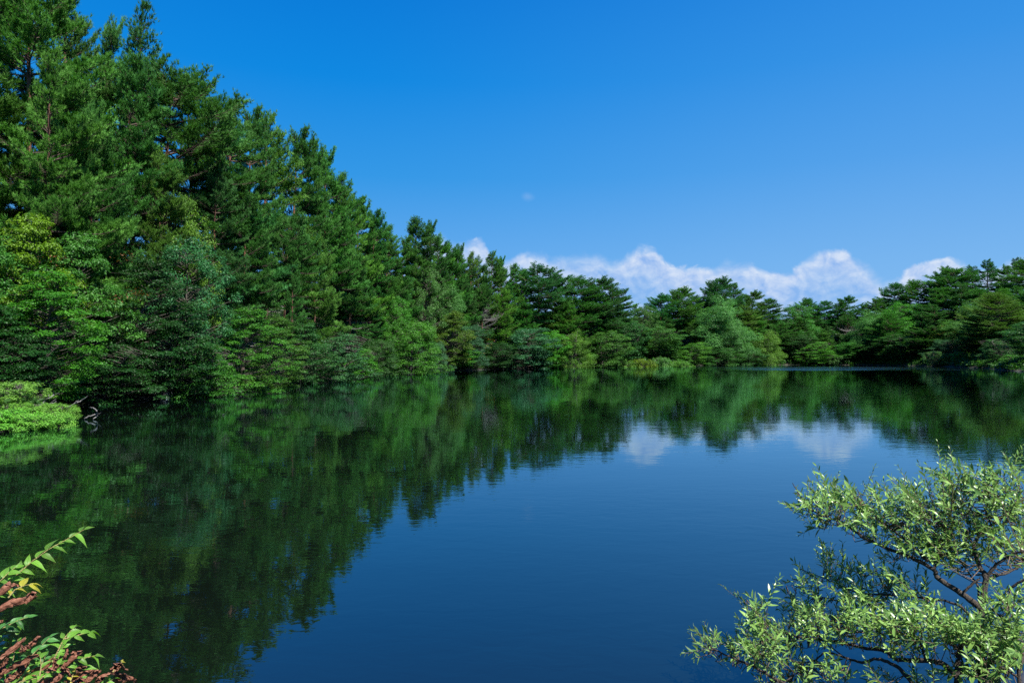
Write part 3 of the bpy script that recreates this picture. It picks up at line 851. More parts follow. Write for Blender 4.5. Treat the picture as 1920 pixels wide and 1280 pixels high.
#  proto, px, top, d, width in px, tint, group, label
BROAD_LIST = [
    ('oak', -60, 420, 30, 260, 'g', SHORE_L, "green tree cut by the left edge beside the glowing maple"),
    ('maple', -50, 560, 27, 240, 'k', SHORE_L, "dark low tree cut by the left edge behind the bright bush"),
    ('maple', 30, 388, 31, 210, 'y', SHORE_L, "yellow green maple glowing at the left edge under the pines"),
    ('maple', 130, 425, 33.5, 210, 'g', SHORE_L, "maple with scattered reddish leaf tips"),
    ('hornbeam', 55, 500, 29.5, 230, 'f', SHORE_L, "fresh green tree below the glowing yellow green maple"),
    ('oak', 165, 225, 41, 150, 'd', SHORE_L, "dark broadleaf climbing among the pine boughs below the crooked tip"),
    ('oak', 315, 345, 44, 150, 'l', SHORE_L, "yellow green broadleaf peeping out between pine boughs"),
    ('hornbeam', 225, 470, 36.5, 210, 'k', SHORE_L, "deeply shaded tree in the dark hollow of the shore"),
    ('oak', 345, 432, 42, 170, 'b', SHORE_L, "broadleaf with small glossy pale leaves below the soft pale pine boughs"),
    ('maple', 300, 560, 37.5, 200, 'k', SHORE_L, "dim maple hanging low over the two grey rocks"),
    ('hornbeam', 425, 568, 43, 170, 'f', SHORE_L, "tree with bright flat sprays leaning over the water"),
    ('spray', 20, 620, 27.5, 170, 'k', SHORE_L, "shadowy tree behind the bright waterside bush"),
    ('spray', 370, 640, 39.5, 150, 'g', SHORE_L, "low leaning tree between grey rocks and the bright flat sprays"),
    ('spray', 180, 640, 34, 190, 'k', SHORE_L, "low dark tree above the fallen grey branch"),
    ('hornbeam', 500, 590, 51, 140, 'g', SHORE_L, "shaded tree right of the bright flat sprays"),
    ('spray', 615, 622, 62, 150, 'b', SHORE_L, "grey green tree drooping in layers to the waterline"),
    ('maple', 560, 600, 58, 120, 'd', SHORE_L, "dark tree behind the grey green drooping layers"),
    ('spray', 672, 652, 74, 75, 'f', SHORE_L, "small tree with bright slanting sprays after the drooping layers"),
    ('round', 708, 632, 78, 80, 'd', SHORE_L, "dull green tree right of the bright slanting sprays"),
    ('oak', 738, 548, 88, 75, 'f', SHORE_L, "fresh green broadleaf halfway up under the twin pines"),
    ('round', 768, 596, 85, 115, 'f', SHORE_L, "brightest bushy green tree on the near shore"),
    ('round', 812, 638, 94, 60, 'b', SHORE_L, "grey green rounded tree touching the brightest bushy one"),
    ('oak', 795, 492, 101, 85, 'p', SHORE_L, "tall pale green broadleaf under the twin pines"),
    ('dome', 836, 543, 106, 80, 'p', SHORE_L, "pale domed broadleaf right of the tall pale one"),
    ('maple', 838, 578, 101, 95, 'o', SHORE_L, "olive yellow maple in flat tiers above the waterline"),
    ('round', 876, 606, 106, 75, 'b', SHORE_L, "grey green tree flecked with orange leaves"),
    ('far', 860, 648, 104, 80, 'g', SHORE_L, "low green tree under the orange flecked one"),
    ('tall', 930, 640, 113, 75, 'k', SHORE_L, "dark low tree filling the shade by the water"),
    ('far', 985, 612, 119, 105, 'b', SHORE_F, "blue green tree drooping to the water on the far shore"),
    ('tall', 1030, 618, 124, 70, 'f', SHORE_F, "fresh green tree between blue green and yellow green ones"),
    ('upright', 1076, 617, 125, 62, 'l', SHORE_F, "upright yellow green willow on the far shore"),
    ('tall', 1135, 618, 131, 85, 'g', SHORE_F, "mid green tree right of the yellow green willow"),
    ('tall', 1180, 600, 139, 70, 'd', SHORE_F, "dark tree below the skyline gap"),
    ('tall', 1235, 612, 144, 95, 'g', SHORE_F, "rounded green tree behind the low sunny bushes"),
    ('far', 1298, 640, 146, 62, 'f', SHORE_F, "bright tree where the low sunny bushes end"),
    ('oak', 1205, 570, 155, 60, 'g', SHORE_F, "broadleaf on the skyline right of the gap"),
    ('dome', 1352, 561, 157, 88, 'p', SHORE_F, "large pale domed tree below the tallest far pine"),
    ('dome', 1372, 600, 153, 60, 'p', SHORE_F, "lower pale dome leaning out of the large domed tree"),
    ('far', 1350, 650, 150, 80, 'd', SHORE_F, "dark low tree at the foot of the large pale dome"),
    ('dome', 1436, 622, 157, 52, 'l', SHORE_F, "yellow green rounded tree with steep right side"),
    ('far', 1400, 652, 155, 65, 'd', SHORE_F, "shaded tree between large dome and yellow green rounded tree"),
    ('oak', 1487, 566, 172, 78, 'g', SHORE_F, "leafy dome that breaks the far skyline"),
    ('tall', 1490, 625, 166, 75, 'd', SHORE_F, "dark tree in the hollow beneath the leafy dome"),
    ('spray', 1522, 640, 161.5, 72, 'f', SHORE_F, "bright layered tree low on the far waterline"),
    ('tall', 1590, 640, 163, 65, 'g', SHORE_F, "green tree under the grey withered pine boughs"),
    ('dome', 1640, 584, 163, 72, 'p', SHORE_F, "pale cauliflower shaped tree by itself on the far shore"),
    ('far', 1640, 640, 161, 75, 'd', SHORE_F, "dark foot of the bank tree below the cauliflower shaped one"),
    ('oak', 1688, 562, 164, 72, 'f', SHORE_F, "fresh green broadleaf under the airy tiered pine"),
    ('tall', 1690, 625, 154, 75, 'd', SHORE_F, "dim tree in the shade right of the cauliflower shaped one"),
    ('maple', 1745, 608, 150, 58, 'o', SHORE_F, "olive yellow tree on the right bank"),
    ('dome', 1795, 602, 146, 62, 'p', SHORE_F, "grey green dome below the long bare reddish trunk"),
    ('round', 1780, 635, 142, 60, 'b', SHORE_F, "rounded tree behind the pale bush with bare stems"),
    ('dome', 1858, 560, 143, 105, 'p', SHORE_F, "broad pale crown spreading under the slope pines"),
    ('tall', 1868, 612, 136, 75, 'd', SHORE_F, "dark tree in the shaded hollow of the right bank"),
    ('spray', 1884, 634, 118, 70, 'd', SHORE_F, "low dark tree overhanging the grassy point"),
    ('far', 1955, 600, 104, 120, 'd', SHORE_F, "dark tree half cut by the right edge of the view"),
    ('oak', 1915, 605, 128, 60, 'g', SHORE_F, "green tree at the right edge above the grassy point"),
]
for pr, px, top, d, wd, tn, grp, lab in BROAD_LIST:
    H0, W0, me = BROADS[pr]
    wd *= 1.18 if px > 980 else 1.05
    tree = plant("broadleaf_tree", me, ("trunk", "crown"), H0, W0, px, top, d, wd, BG[tn], lab, "broadleaf tree", grp)
    if "reddish" in lab or "orange" in lab:
        sprigs(tree, H0, W0, 7 if "reddish" in lab else 4, (0.13, 0.065, 0.02) if "reddish" in lab else (0.26, 0.17, 0.015))

BUSH_LIST = [
    ('open', 18, 712, 24.3, 120, 's', "waterside bushes by the near bank", "taller sunlit bush at the left edge by the water"),
    ('mound', 40, 755, 23.3, 130, 's', "waterside bushes by the near bank", "sunlit bush heaped against the taller one by the water"),
    ('mound', 105, 757, 23.6, 95, 's', "waterside bushes by the near bank", "low sunlit bush at the tip of the waterside point"),
    ('low', -20, 768, 21.6, 150, 's', "waterside bushes by the near bank", "bush cut by the left edge with leaves touching the water"),
    ('low', 45, 775, 22.0, 120, 's', "waterside bushes by the near bank", "low front bush trailing leaves into the water"),
    ('low', 100, 774, 22.6, 95, 's', "waterside bushes by the near bank", "front bush at the very tip of the waterside point"),
    ('low', 1165, 674, 134.5, 62, 'l', "low bushes along the far waterline", "first low bush of the sunny row, below the mid green tree"),
    ('low', 1203, 673, 135, 58, 'y', "low bushes along the far waterline", "yellowish low bush in the middle of the sunny row"),
    ('low', 1237, 670, 136, 56, 'p', "low bushes along the far waterline", "tallest and palest low bush of the sunny row"),
    ('low', 1270, 677, 137, 60, 'l', "low bushes along the far waterline", "flat last low bush tapering down to the water"),
    ('low', 1372, 680, 151, 20, 'p', "low bushes along the far waterline", "tiny pale bush at the foot of the large pale dome"),
    ('mound', 1563, 664, 161, 36, 'p', "low bushes along the far waterline", "pale bush beside the bright layered tree"),
    ('open', 1757, 657, 138, 42, 'p', "low bushes along the far waterline", "pale rounded bush with bare grey stems"),
    ('mound', 1800, 659, 136, 38, 'l', "low bushes along the far waterline", "yellow green bush next to the bare stemmed one"),
    ('open', 1832, 662, 132, 34, 'g', "low bushes along the far waterline", "green bush overhanging the water before the shaded hollow"),
    ('open', 1896, 664, 112, 34, 'f', "low bushes along the far waterline", "bright bush standing on the grassy point"),
    ('low', 1908, 684, 108, 40, 'l', "low bushes along the far waterline", "grassy low bush at the tip of the grassy point"),
]
for pr, px, top, d, wd, tn, grp, lab in BUSH_LIST:
    H0, W0, me = BUSHES[pr]
    plant("waterside_bush", me, ("stems", "foliage"), H0, W0, px, top, d, wd, BG[tn], lab, "bush", grp, sink=0.05)

# ------------------------------------------------------------------ undergrowth on the banks (nobody could count it)
def undergrowth(name, n, box, dlo, dhi, leaf, lift, colour, seed, label, ymin=14.0):
    g = np.random.default_rng(seed)
    P = np.stack([g.uniform(box[0], box[1], n), g.uniform(box[2], box[3], n)], 1)
    d = shore_dist(P)
    pick = (d > dlo) & (d < dhi) & (P[:, 1] > ymin)
    P = P[pick]
    z = ground_z(P)
    lump = 0.5 + 0.5 * np.sin(P[:, 0] * 1.7 + np.sin(P[:, 1] * 1.3) * 2) * np.sin(P[:, 1] * 1.9)
    k = 7
    B = np.repeat(np.stack([P[:, 0], P[:, 1], z], 1), k, 0)
    m_ = len(B)
    hgt = np.repeat(lift * (0.25 + lump), k) * g.uniform(0.1, 1, m_)
    B = B + np.stack([g.normal(0, 0.16, m_), g.normal(0, 0.16, m_), hgt], 1)
    N = norm(np.array([0, 0, 1.0]) + g.normal(0, 0.5, (m_, 3)))
    T = g.normal(0, 1, (m_, 3))
    T = norm(T - N * (T * N).sum(1, keepdims=True))
    L = leaf * g.uniform(0.6, 1.4, m_)
    v_, f_ = leaf_quads(B, N, T, L, L * 0.5, g)
    me = mesh_np(name, v_, [f_], [M_leaf], tint=g.uniform(0, 1, m_))
    o = obj(name, me)
    o.color = (*colour, 1)
    tag(o, label, None, None, "stuff")

undergrowth("undergrowth", 110000, (-58, 8, 18, 165), 0.05, 30, 0.30, 0.55, (0.03, 0.085, 0.016), 51, "low leafy undergrowth on the shaded hillside bank")
undergrowth("undergrowth", 110000, (5, 125, 60, 215), 0.1, 42, 0.42, 1.0, (0.026, 0.10, 0.014), 52, "low leafy undergrowth along the far banks")

# ------------------------------------------------------------------ rocks at the foot of the hillside
def rock(px, py, Y, size, seed, label):
    import bmesh
    bm = bmesh.new()
    bmesh.ops.create_icosphere(bm, subdivisions=4, radius=1.0)
    g = random.Random(seed)
    planes = [(Vector((g.gauss(0, 1), g.gauss(0, 1), g.gauss(0.3, 1))).normalized(), g.uniform(0.5, 0.8)) for _ in range(9)]
    for v_ in bm.verts:
        q = v_.co.copy()
        for nrm, dd in planes:                       # split faces
            s_ = q.dot(nrm) - dd
            if s_ > 0:
                q -= nrm * s_ * 0.92
        q *= 1 + 0.06 * mnoise.noise(v_.co * 3 + Vector((seed, 0, 0))) + 0.02 * mnoise.noise(v_.co * 9)
        v_.co = Vector((q.x * size[0], q.y * size[1], q.z * size[2]))
    me = bpy.data.meshes.new("rock")
    bm.to_mesh(me)
    bm.free()
    me.materials.append(M_rock)
    p_ = at(px, py, Y)
    o = obj("rock", me, loc=(p_[0], p_[1], 0.06))
    o.rotation_euler = (0, 0, g.uniform(0, 6))
    tag(o, label, "rock", "grey rocks in the water")

m, t = new_mat("grey_rock")
tcn = t.n('ShaderNodeTexCoord')
nz = t.noise(tcn.outputs['Object'], 5.0, 6, 0.65)
p = t.n('ShaderNodeBsdfPrincipled')
t.link(t.ramp(nz, [(0.3, (0.10, 0.105, 0.12)), (0.6, (0.2, 0.205, 0.22)), (0.75, (0.12, 0.14, 0.10))]), p.inputs['Base Color'])
p.inputs['Roughness'].default_value = 0.85
b = t.n('ShaderNodeBump')
b.inputs['Distance'].default_value = 0.05
t.link(nz, b.inputs['Height'])
t.link(b.outputs[0], p.inputs['Normal'])
t.link(p.outputs[0], t.n('ShaderNodeOutputMaterial').inputs['Surface'])
M_rock = m
rock(316, 744, 38.0, (0.36, 0.34, 0.34), 3, "smaller grey rock, pointed, in the dark water below the shaded trees")
rock(335, 742, 39.0, (0.46, 0.4, 0.36), 8, "larger flat grey rock beside the pointed one at the dark shore")

# ------------------------------------------------------------------ dead wood by the sunlit point
def dead_wood(name, lines, Y, label, dz=0.0, f=lambda X, Yp: (X / 7.11, 700 + Yp / 7.11)):
    base = at(*f(*lines[0][0][0]), Y)
    root = obj(name, None, loc=base)
    tag(root, label, "dead branch")
    for k, (pl, r0_) in enumerate(lines):
        T_ = Tubes()
        pts = np.array([at(*f(*q), Y + 0.15 * math.sin(3 * i + k)) for i, q in enumerate(pl)]) - base
        fine = []
        for i in range(len(pts) - 1):
            for s_ in np.linspace(0, 1, 5)[:-1]:
                fine.append(pts[i] + (pts[i + 1] - pts[i]) * s_)
        fine.append(pts[-1])
        fine = np.array(fine) + rng.normal(0, 0.008, (len(fine), 3))
        T_.add(fine, np.linspace(r0_, r0_ * 0.4, len(fine)), 6)
        obj("limb" if r0_ > 0.025 else "twig", T_.mesh("dead_limb", M_dead), root)
    return root

dead_wood("fallen_branch", [([(430, 470), (490, 440), (570, 415), (660, 410), (750, 340)], 0.034), ([(655, 410), (700, 395), (755, 372)], 0.02), ([(540, 425), (570, 400), (600, 355), (650, 330), (720, 290), (800, 255)], 0.03),
    ([(650, 330), (648, 300), (657, 278)], 0.014), ([(708, 297), (718, 270), (715, 245)], 0.016), ([(640, 470), (680, 440), (720, 425), (780, 440), (850, 462)], 0.03)], 24.8, "bare grey fallen branch with upright twigs behind the sunlit bush")
dead_wood("fallen_branch", [([(830, 470), (920, 445), (1000, 400), (1090, 360), (1170, 300)], 0.032), ([(1000, 400), (1015, 375), (1042, 358)], 0.018)], 24.9, "bare grey branch slanting out over dark water past the bush tip")
dead_wood("fallen_branch", [([(200, 260), (270, 215), (340, 175), (375, 185), (402, 205)], 0.026), ([(330, 180), (350, 158)], 0.014)], 26.0, "short forked grey branch in the shade above the sunlit bushes")
dead_wood("snag", [([(1135, 625), (1130, 608), (1180, 575), (1290, 540), (1300, 500), (1240, 455), (1205, 452)], 0.034), ([(1235, 640), (1250, 600), (1300, 560), (1360, 510)], 0.026)], 25.4, "crooked bare grey stick standing out of the water by the point")

# ------------------------------------------------------------------ willow on the viewer's bank
M_wleaf = leaf_mat("willow_leaves", rough=0.33, spec=0.45, transl=0.32, back=(0.15, 0.22, 0.12), var=0.4, warm=0.01)
M_wbark = bark_mat("willow_bark", [(0.0, (0.045, 0.035, 0.027)), (0.6, (0.06, 0.046, 0.036)), (1.0, (0.05, 0.042, 0.03))], 2.5, scale=45.0)
M_twig = bark_mat("willow_twig", [(0.0, (0.14, 0.10, 0.06)), (1.0, (0.20, 0.13, 0.09))], 2.5, scale=60.0)

def leaf_shape(kind):
    """outline stations (along, half width) for a folded leaf"""
    if kind == 'willow':
        return np.array([(0, 0.06), (0.18, 0.62), (0.42, 1.0), (0.68, 0.86), (0.88, 0.42), (1.0, 0.02)])
    return np.array([(0, 0.10), (0.10, 0.62), (0.26, 0.98), (0.44, 1.0), (0.62, 0.76), (0.78, 0.42), (0.90, 0.16), (1.0, 0.02)])

def make_leaves(name, P, T, N, L, W, mat, g, kind='willow', fold=0.25, bend=0.18, serr=0.0):
    st = leaf_shape(kind)
    k = len(st)
    B = norm(np.cross(N, T))
    N = norm(np.cross(T, B))
    s_, h_ = st[:, 0], st[:, 1]
    bd = (bend * g.uniform(0.3, 1.6, len(P)))[:, None]
    axis_ = P[:, None, :] + T[:, None, :] * (L[:, None] * s_)[:, :, None] - N[:, None, :] * (L[:, None] * bd * s_ ** 2)[:, :, None]
    hw = (W[:, None] * 0.5 * h_)[:, :, None]
    if serr:
        hw = hw * (1 + g.uniform(-serr, serr, (len(P), k, 1)))
    fl = (fold * g.uniform(0.3, 1.5, len(P)))[:, None, None]
    lft = axis_ + B[:, None, :] * hw + N[:, None, :] * hw * fl
    rgt = axis_ - B[:, None, :] * hw + N[:, None, :] * hw * fl
    V = np.stack([lft, axis_, rgt], 2).reshape(-1, 3)          # leaf, station, 3
    base = np.arange(len(P))[:, None] * (k * 3)
    i = np.arange(k - 1)[None, :] * 3
    q1 = np.stack([base + i + 4, base + i + 3, base + i, base + i + 1], -1).reshape(-1, 4)
    q2 = np.stack([base + i + 5, base + i + 4, base + i + 1, base + i + 2], -1).reshape(-1, 4)
    f = np.stack([q1, q2], 1).reshape(len(P), k - 1, 2, 4) if False else np.concatenate([q1, q2])
    tint = np.tile(np.repeat(g.uniform(0, 1, len(P)), k - 1), 2)
    sa = np.broadcast_to(s_[None, :, None], (len(P), k, 3)).reshape(-1)
    sb = np.broadcast_to(np.array([0.0, 0.5, 1.0])[None, None, :], (len(P), k, 3)).reshape(-1)
    uvv = np.stack([sb, sa], 1)
    return mesh_np(name, V, [f], [mat], tint=tint, smooth=True, uv=uvv[f.ravel()])

WB = {   # branches: list of (points (px, py, Y), base radius, tip radius)
    'upright stem': [
        ([(1852, 1420, 4.2), (1843, 1290, 4.32), (1838, 1165, 4.45), (1841, 1135, 4.48), (1848, 1085, 4.52), (1838, 1065, 4.55), (1826, 1025, 4.62), (1836, 1005, 4.66), (1858, 984, 4.7), (1885, 964, 4.75), (1918, 934, 4.8)], 0.036, 0.006),
        ([(1848, 1085, 4.52), (1868, 1058, 4.5), (1901, 1038, 4.45), (1940, 1030, 4.4)], 0.016, 0.007),
        ([(1848, 1086, 4.52), (1891, 1072, 4.55), (1925, 1050, 4.6)], 0.014, 0.007),
        ([(1826, 1025, 4.62), (1815, 1003, 4.66), (1800, 985, 4.7), (1770, 962, 4.75)], 0.010, 0.004),
        ([(1858, 984, 4.7), (1850, 950, 4.74), (1856, 900, 4.78)], 0.007, 0.003),
    ],
    'long sweeping limb': [
        ([(1838, 1139, 4.48), (1804, 1112, 4.55), (1760, 1085, 4.62), (1750, 1068, 4.65), (1710, 1045, 4.72), (1666, 1028, 4.8), (1616, 1005, 4.88), (1582, 981, 4.93), (1542, 966, 4.98), (1516, 950, 5.0), (1498, 925, 5.02), (1486, 905, 5.04)], 0.026, 0.003),
        ([(1750, 1068, 4.65), (1764, 1038, 4.66), (1768, 1012, 4.68), (1772, 985, 4.7)], 0.012, 0.004),
        ([(1740, 1052, 4.68), (1693, 1008, 4.78), (1650, 974, 4.85), (1622, 945, 4.9), (1606, 915, 4.93)], 0.012, 0.003),
        ([(1804, 1112, 4.55), (1824, 1094, 4.53), (1838, 1082, 4.52)], 0.011, 0.008),
        ([(1836, 1130, 4.5), (1834, 1100, 4.6), (1818, 1075, 4.7), (1790, 1040, 4.8), (1778, 1015, 4.9)], 0.010, 0.004),
    ],
    'level limb': [
        ([(1838, 1165, 4.45), (1817, 1152, 4.5), (1794, 1132, 4.55), (1733, 1120, 4.68), (1676, 1115, 4.8), (1616, 1112, 4.95), (1575, 1096, 5.05), (1535, 1080, 5.12), (1500, 1066, 5.18)], 0.013, 0.003),
        ([(1676, 1115, 4.8), (1650, 1085, 4.86), (1640, 1060, 4.9)], 0.006, 0.003),
        ([(1616, 1112, 4.95), (1580, 1125, 5.0), (1540, 1118, 5.05), (1500, 1100, 5.1), (1474, 1098, 5.14)], 0.006, 0.002),
    ],
    'lower brown limb': [
        ([(1806, 1420, 4.2), (1796, 1285, 4.3), (1787, 1260, 4.33), (1764, 1243, 4.38), (1737, 1238, 4.43), (1683, 1236, 4.5), (1660, 1220, 4.55), (1616, 1213, 4.62), (1569, 1203, 4.7), (1482, 1189, 4.82), (1441, 1172, 4.9), (1421, 1146, 4.94), (1400, 1124, 4.96)], 0.030, 0.003),
        ([(1737, 1238, 4.43), (1725, 1205, 4.5), (1708, 1180, 4.55), (1690, 1150, 4.6)], 0.011, 0.004),
        ([(1796, 1285, 4.3), (1797, 1230, 4.35), (1804, 1205, 4.38), (1806, 1180, 4.4)], 0.028, 0.012),
        ([(1616, 1213, 4.62), (1590, 1180, 4.7), (1570, 1150, 4.75)], 0.006, 0.003),
    ],
    'thick low limb': [
        ([(1770, 1440, 4.2), (1735, 1330, 4.3), (1703, 1270, 4.38), (1676, 1246, 4.43), (1646, 1235, 4.48), (1616, 1241, 4.54), (1582, 1231, 4.6), (1549, 1223, 4.66), (1530, 1236, 4.7), (1510, 1242, 4.74)], 0.022, 0.004),
        ([(1582, 1231, 4.6), (1555, 1210, 4.7), (1530, 1195, 4.76)], 0.006, 0.003),
    ],
    'outermost low limb': [
        ([(1620, 1440, 4.25), (1530, 1320, 4.4), (1468, 1280, 4.5), (1414, 1250, 4.58), (1367, 1230, 4.64), (1335, 1214, 4.68), (1318, 1196, 4.7), (1309, 1186, 4.71)], 0.016, 0.003),
        ([(1414, 1250, 4.58), (1425, 1210, 4.64), (1436, 1160, 4.68), (1440, 1128, 4.7)], 0.006, 0.002),
        ([(1367, 1230, 4.64), (1375, 1205, 4.66), (1380, 1188, 4.67)], 0.004, 0.002),
        ([(1468, 1280, 4.5), (1500, 1255, 4.55), (1515, 1230, 4.6)], 0.005, 0.002),
    ],
    'limb at the frame edge': [
        ([(1925, 1430, 4.15), (1911, 1270, 4.3), (1918, 1228, 4.35), (1900, 1190, 4.4), (1880, 1160, 4.42), (1862, 1144, 4.45)], 0.018, 0.007),
        ([(1862, 1144, 4.45), (1876, 1125, 4.42), (1885, 1111, 4.4), (1905, 1096, 4.36), (1935, 1080, 4.3)], 0.014, 0.008),
        ([(1911, 1270, 4.3), (1880, 1250, 4.36), (1850, 1232, 4.4), (1830, 1200, 4.45)], 0.010, 0.004),
    ],
}
REGIONS = [  # leafy masses: branch, cx, cy, rx, ry, Y, shoots
    ('long sweeping limb', 1505, 928, 22, 25, 5.02, 12), ('long sweeping limb', 1545, 940, 38, 34, 4.98, 34), ('long sweeping limb', 1585, 950, 40, 34, 4.93, 40), ('long sweeping limb', 1625, 945, 45, 42, 4.9, 46),
    ('long sweeping limb', 1680, 965, 55, 55, 4.8, 74), ('long sweeping limb', 1735, 985, 50, 60, 4.72, 74), ('long sweeping limb', 1780, 1010, 45, 45, 4.75, 46), ('long sweeping limb', 1700, 1025, 40, 18, 4.72, 14),
    ('upright stem', 1770, 925, 55, 45, 4.75, 60), ('upright stem', 1830, 925, 60, 55, 4.75, 80), ('upright stem', 1890, 915, 50, 50, 4.78, 64), ('upright stem', 1895, 985, 45, 45, 4.72, 50), ('upright stem', 1850, 1000, 45, 35, 4.66, 36), ('upright stem', 1815, 1040, 40, 22, 4.65, 22), ('upright stem', 1900, 1030, 30, 20, 4.5, 16),
    ('level limb', 1560, 1065, 48, 34, 5.1, 34), ('level limb', 1625, 1085, 55, 36, 4.92, 46), ('level limb', 1680, 1090, 42, 30, 4.82, 24), ('level limb', 1515, 1105, 40, 34, 5.1, 26), ('level limb', 1740, 1112, 35, 14, 4.66, 10),
    ('lower brown limb', 1500, 1165, 40, 36, 4.82, 34), ('lower brown limb', 1560, 1165, 50, 34, 4.72, 46), ('lower brown limb', 1620, 1165, 52, 36, 4.64, 52), ('lower brown limb', 1690, 1160, 52, 34, 4.56, 52), ('lower brown limb', 1755, 1170, 52, 36, 4.44, 52),
    ('lower brown limb', 1810, 1180, 45, 36, 4.4, 46), ('lower brown limb', 1425, 1150, 24, 34, 4.93, 24), ('lower brown limb', 1455, 1190, 36, 24, 4.88, 22), ('lower brown limb', 1715, 1205, 40, 18, 4.46, 14),
    ('outermost low limb', 1365, 1205, 36, 20, 4.66, 18), ('outermost low limb', 1326, 1200, 16, 12, 4.7, 9), ('outermost low limb', 1440, 1215, 36, 36, 4.62, 40), ('outermost low limb', 1500, 1252, 42, 28, 4.56, 34), ('outermost low limb', 1450, 1272, 22, 12, 4.52, 6),
    ('thick low limb', 1568, 1255, 22, 22, 4.6, 14), ('thick low limb', 1675, 1268, 28, 14, 4.45, 12), ('thick low limb', 1740, 1266, 20, 12, 4.38, 8),
    ('limb at the frame edge', 1855, 1185, 48, 34, 4.42, 46), ('limb at the frame edge', 1900, 1165, 34, 50, 4.38, 46), ('limb at the frame edge', 1880, 1225, 46, 34, 4.36, 46), ('limb at the frame edge', 1840, 1250, 42, 22, 4.36, 26), ('limb at the frame edge', 1905, 1110, 18, 16, 4.36, 8),
]
wroot_pos = np.array([2.95, 4.2, 0.25])
willow = obj("willow_shrub", None, loc=wroot_pos)
tag(willow, "silvery green willow spreading its dark limbs over the near water", "willow")
wg = np.random.default_rng(77)
for bname, lines in WB.items():
    T_ = Tubes()
    tw = Tubes()
    nodes, leafP, leafT, leafN, leafL = [], [], [], [], []
    for pl, r0_, r1_ in lines:
        pts = np.array([at(*q) for q in pl])
        k = len(pts)
        tt = np.linspace(0, k - 1, (k - 1) * 5 + 1)
        ext = np.vstack([2 * pts[0] - pts[1], pts, 2 * pts[-1] - pts[-2]])
        fine = []
        for x_ in tt:                                  # Catmull-Rom
            i = min(int(x_), k - 2)
            f_ = x_ - i
            p0, p1, p2, p3 = ext[i], ext[i + 1], ext[i + 2], ext[i + 3]
            fine.append(0.5 * (2 * p1 + (p2 - p0) * f_ + (2 * p0 - 5 * p1 + 4 * p2 - p3) * f_ ** 2 + (3 * p1 - p0 - 3 * p2 + p3) * f_ ** 3))
        fine = np.array(fine)
        fine[2:-1] += wg.normal(0, 0.0022, fine[2:-1].shape)
        rad = r0_ + (r1_ - r0_) * np.linspace(0, 1, len(fine)) ** 0.75
        T_.add(fine - wroot_pos, 0.82 * rad * wg.uniform(0.93, 1.08, len(fine)), 9)
        nodes.append(fine[3:])
    nodes = np.concatenate(nodes)
    shoots = []
    for rb, cx_, cy_, rx_, ry_, Yr, ns in REGIONS:
        if rb != bname:
            continue
        for _ in range(int(ns * 0.88)):
            a_, r_ = wg.uniform(0, 6.283), math.sqrt(wg.random())
            shoots.append(at(cx_ + rx_ * r_ * math.cos(a_), cy_ + 20 + ry_ * r_ * math.sin(a_), Yr + wg.normal(0, 0.16)))
    for b0 in shoots:
        dist = np.linalg.norm(nodes - b0, axis=1) + 0.6 * np.maximum(nodes[:, 2] - b0[2], 0)
        src = nodes[int(np.argmin(dist))]
        reach = b0 - src
        if np.linalg.norm(reach) > 0.05:
            mid = (src + b0) / 2 + np.array([0, 0, -0.12 * np.linalg.norm(reach)]) + wg.normal(0, 0.012, 3)
            tw.add(np.array([src, mid, b0]) - wroot_pos, [0.0035, 0.0028, 0.002], 4)
        d = norm(np.array([-0.35, 0.1, 0.75]) + 0.5 * norm(reach + 1e-6) + wg.normal(0, 0.42, 3))
        SL = wg.uniform(0.07, 0.20) if wg.random() < 0.8 else wg.uniform(0.2, 0.3)
        c_ = wg.normal(0, 0.15, 3)
        end = b0 + d * SL + c_ * SL * 0.3 + np.array([0, 0, 0.04 * SL])
        m_ = b0 + d * SL * 0.5
        tw.add(np.array([b0, m_, end]) - wroot_pos, [0.002, 0.0016, 0.0009], 4)
        nl = max(5, int(SL / 0.0125))
        ph_ = wg.uniform(0, 6.28)
        ref = norm(np.cross(d, [0.3, 0.9, 0.1]))
        ref2 = np.cross(d, ref)
        big = wg.uniform(0.7, 1.25)
        for i in range(nl):
            q = (i + 0.5) / nl
            p_ = b0 + (end - b0) * q
            a_ = ph_ + i * 2.4
            rad_ = math.cos(a_) * ref + math.sin(a_) * ref2
            op = R(62 - 34 * q + wg.normal(0, 10))
            t_ = norm(d * math.cos(op) + rad_ * math.sin(op) + np.array([0, 0, -0.06]))
            leafP.append(p_)
            leafT.append(t_)
            leafN.append(norm(d * 0.8 - rad_ * 0.35 + np.array([0, 0, 0.55]) + wg.normal(0, 0.18, 3)))
            leafL.append(big * (0.029 + 0.031 * math.sin(math.pi * min(1, 0.25 + 0.75 * q))) * wg.uniform(0.6, 1.35))
    br = obj("limb", T_.mesh("willow_limb", M_wbark), willow)
    br["label"] = bname if bname != 'limb at the frame edge' else 'limb at the edge of the view'
    if tw.n:
        obj("twigs", tw.mesh("willow_twigs", M_twig), br)
    if leafP:
        leafP, leafT, leafN, leafL = map(np.array, (leafP, leafT, leafN, leafL))
        lv = obj("leaves", make_leaves("willow_leaves", leafP - wroot_pos, leafT, leafN, leafL, leafL * wg.uniform(0.19, 0.30, len(leafL)), M_wleaf, wg), br)
        lv.color = (0.155, 0.310, 0.070, 1)

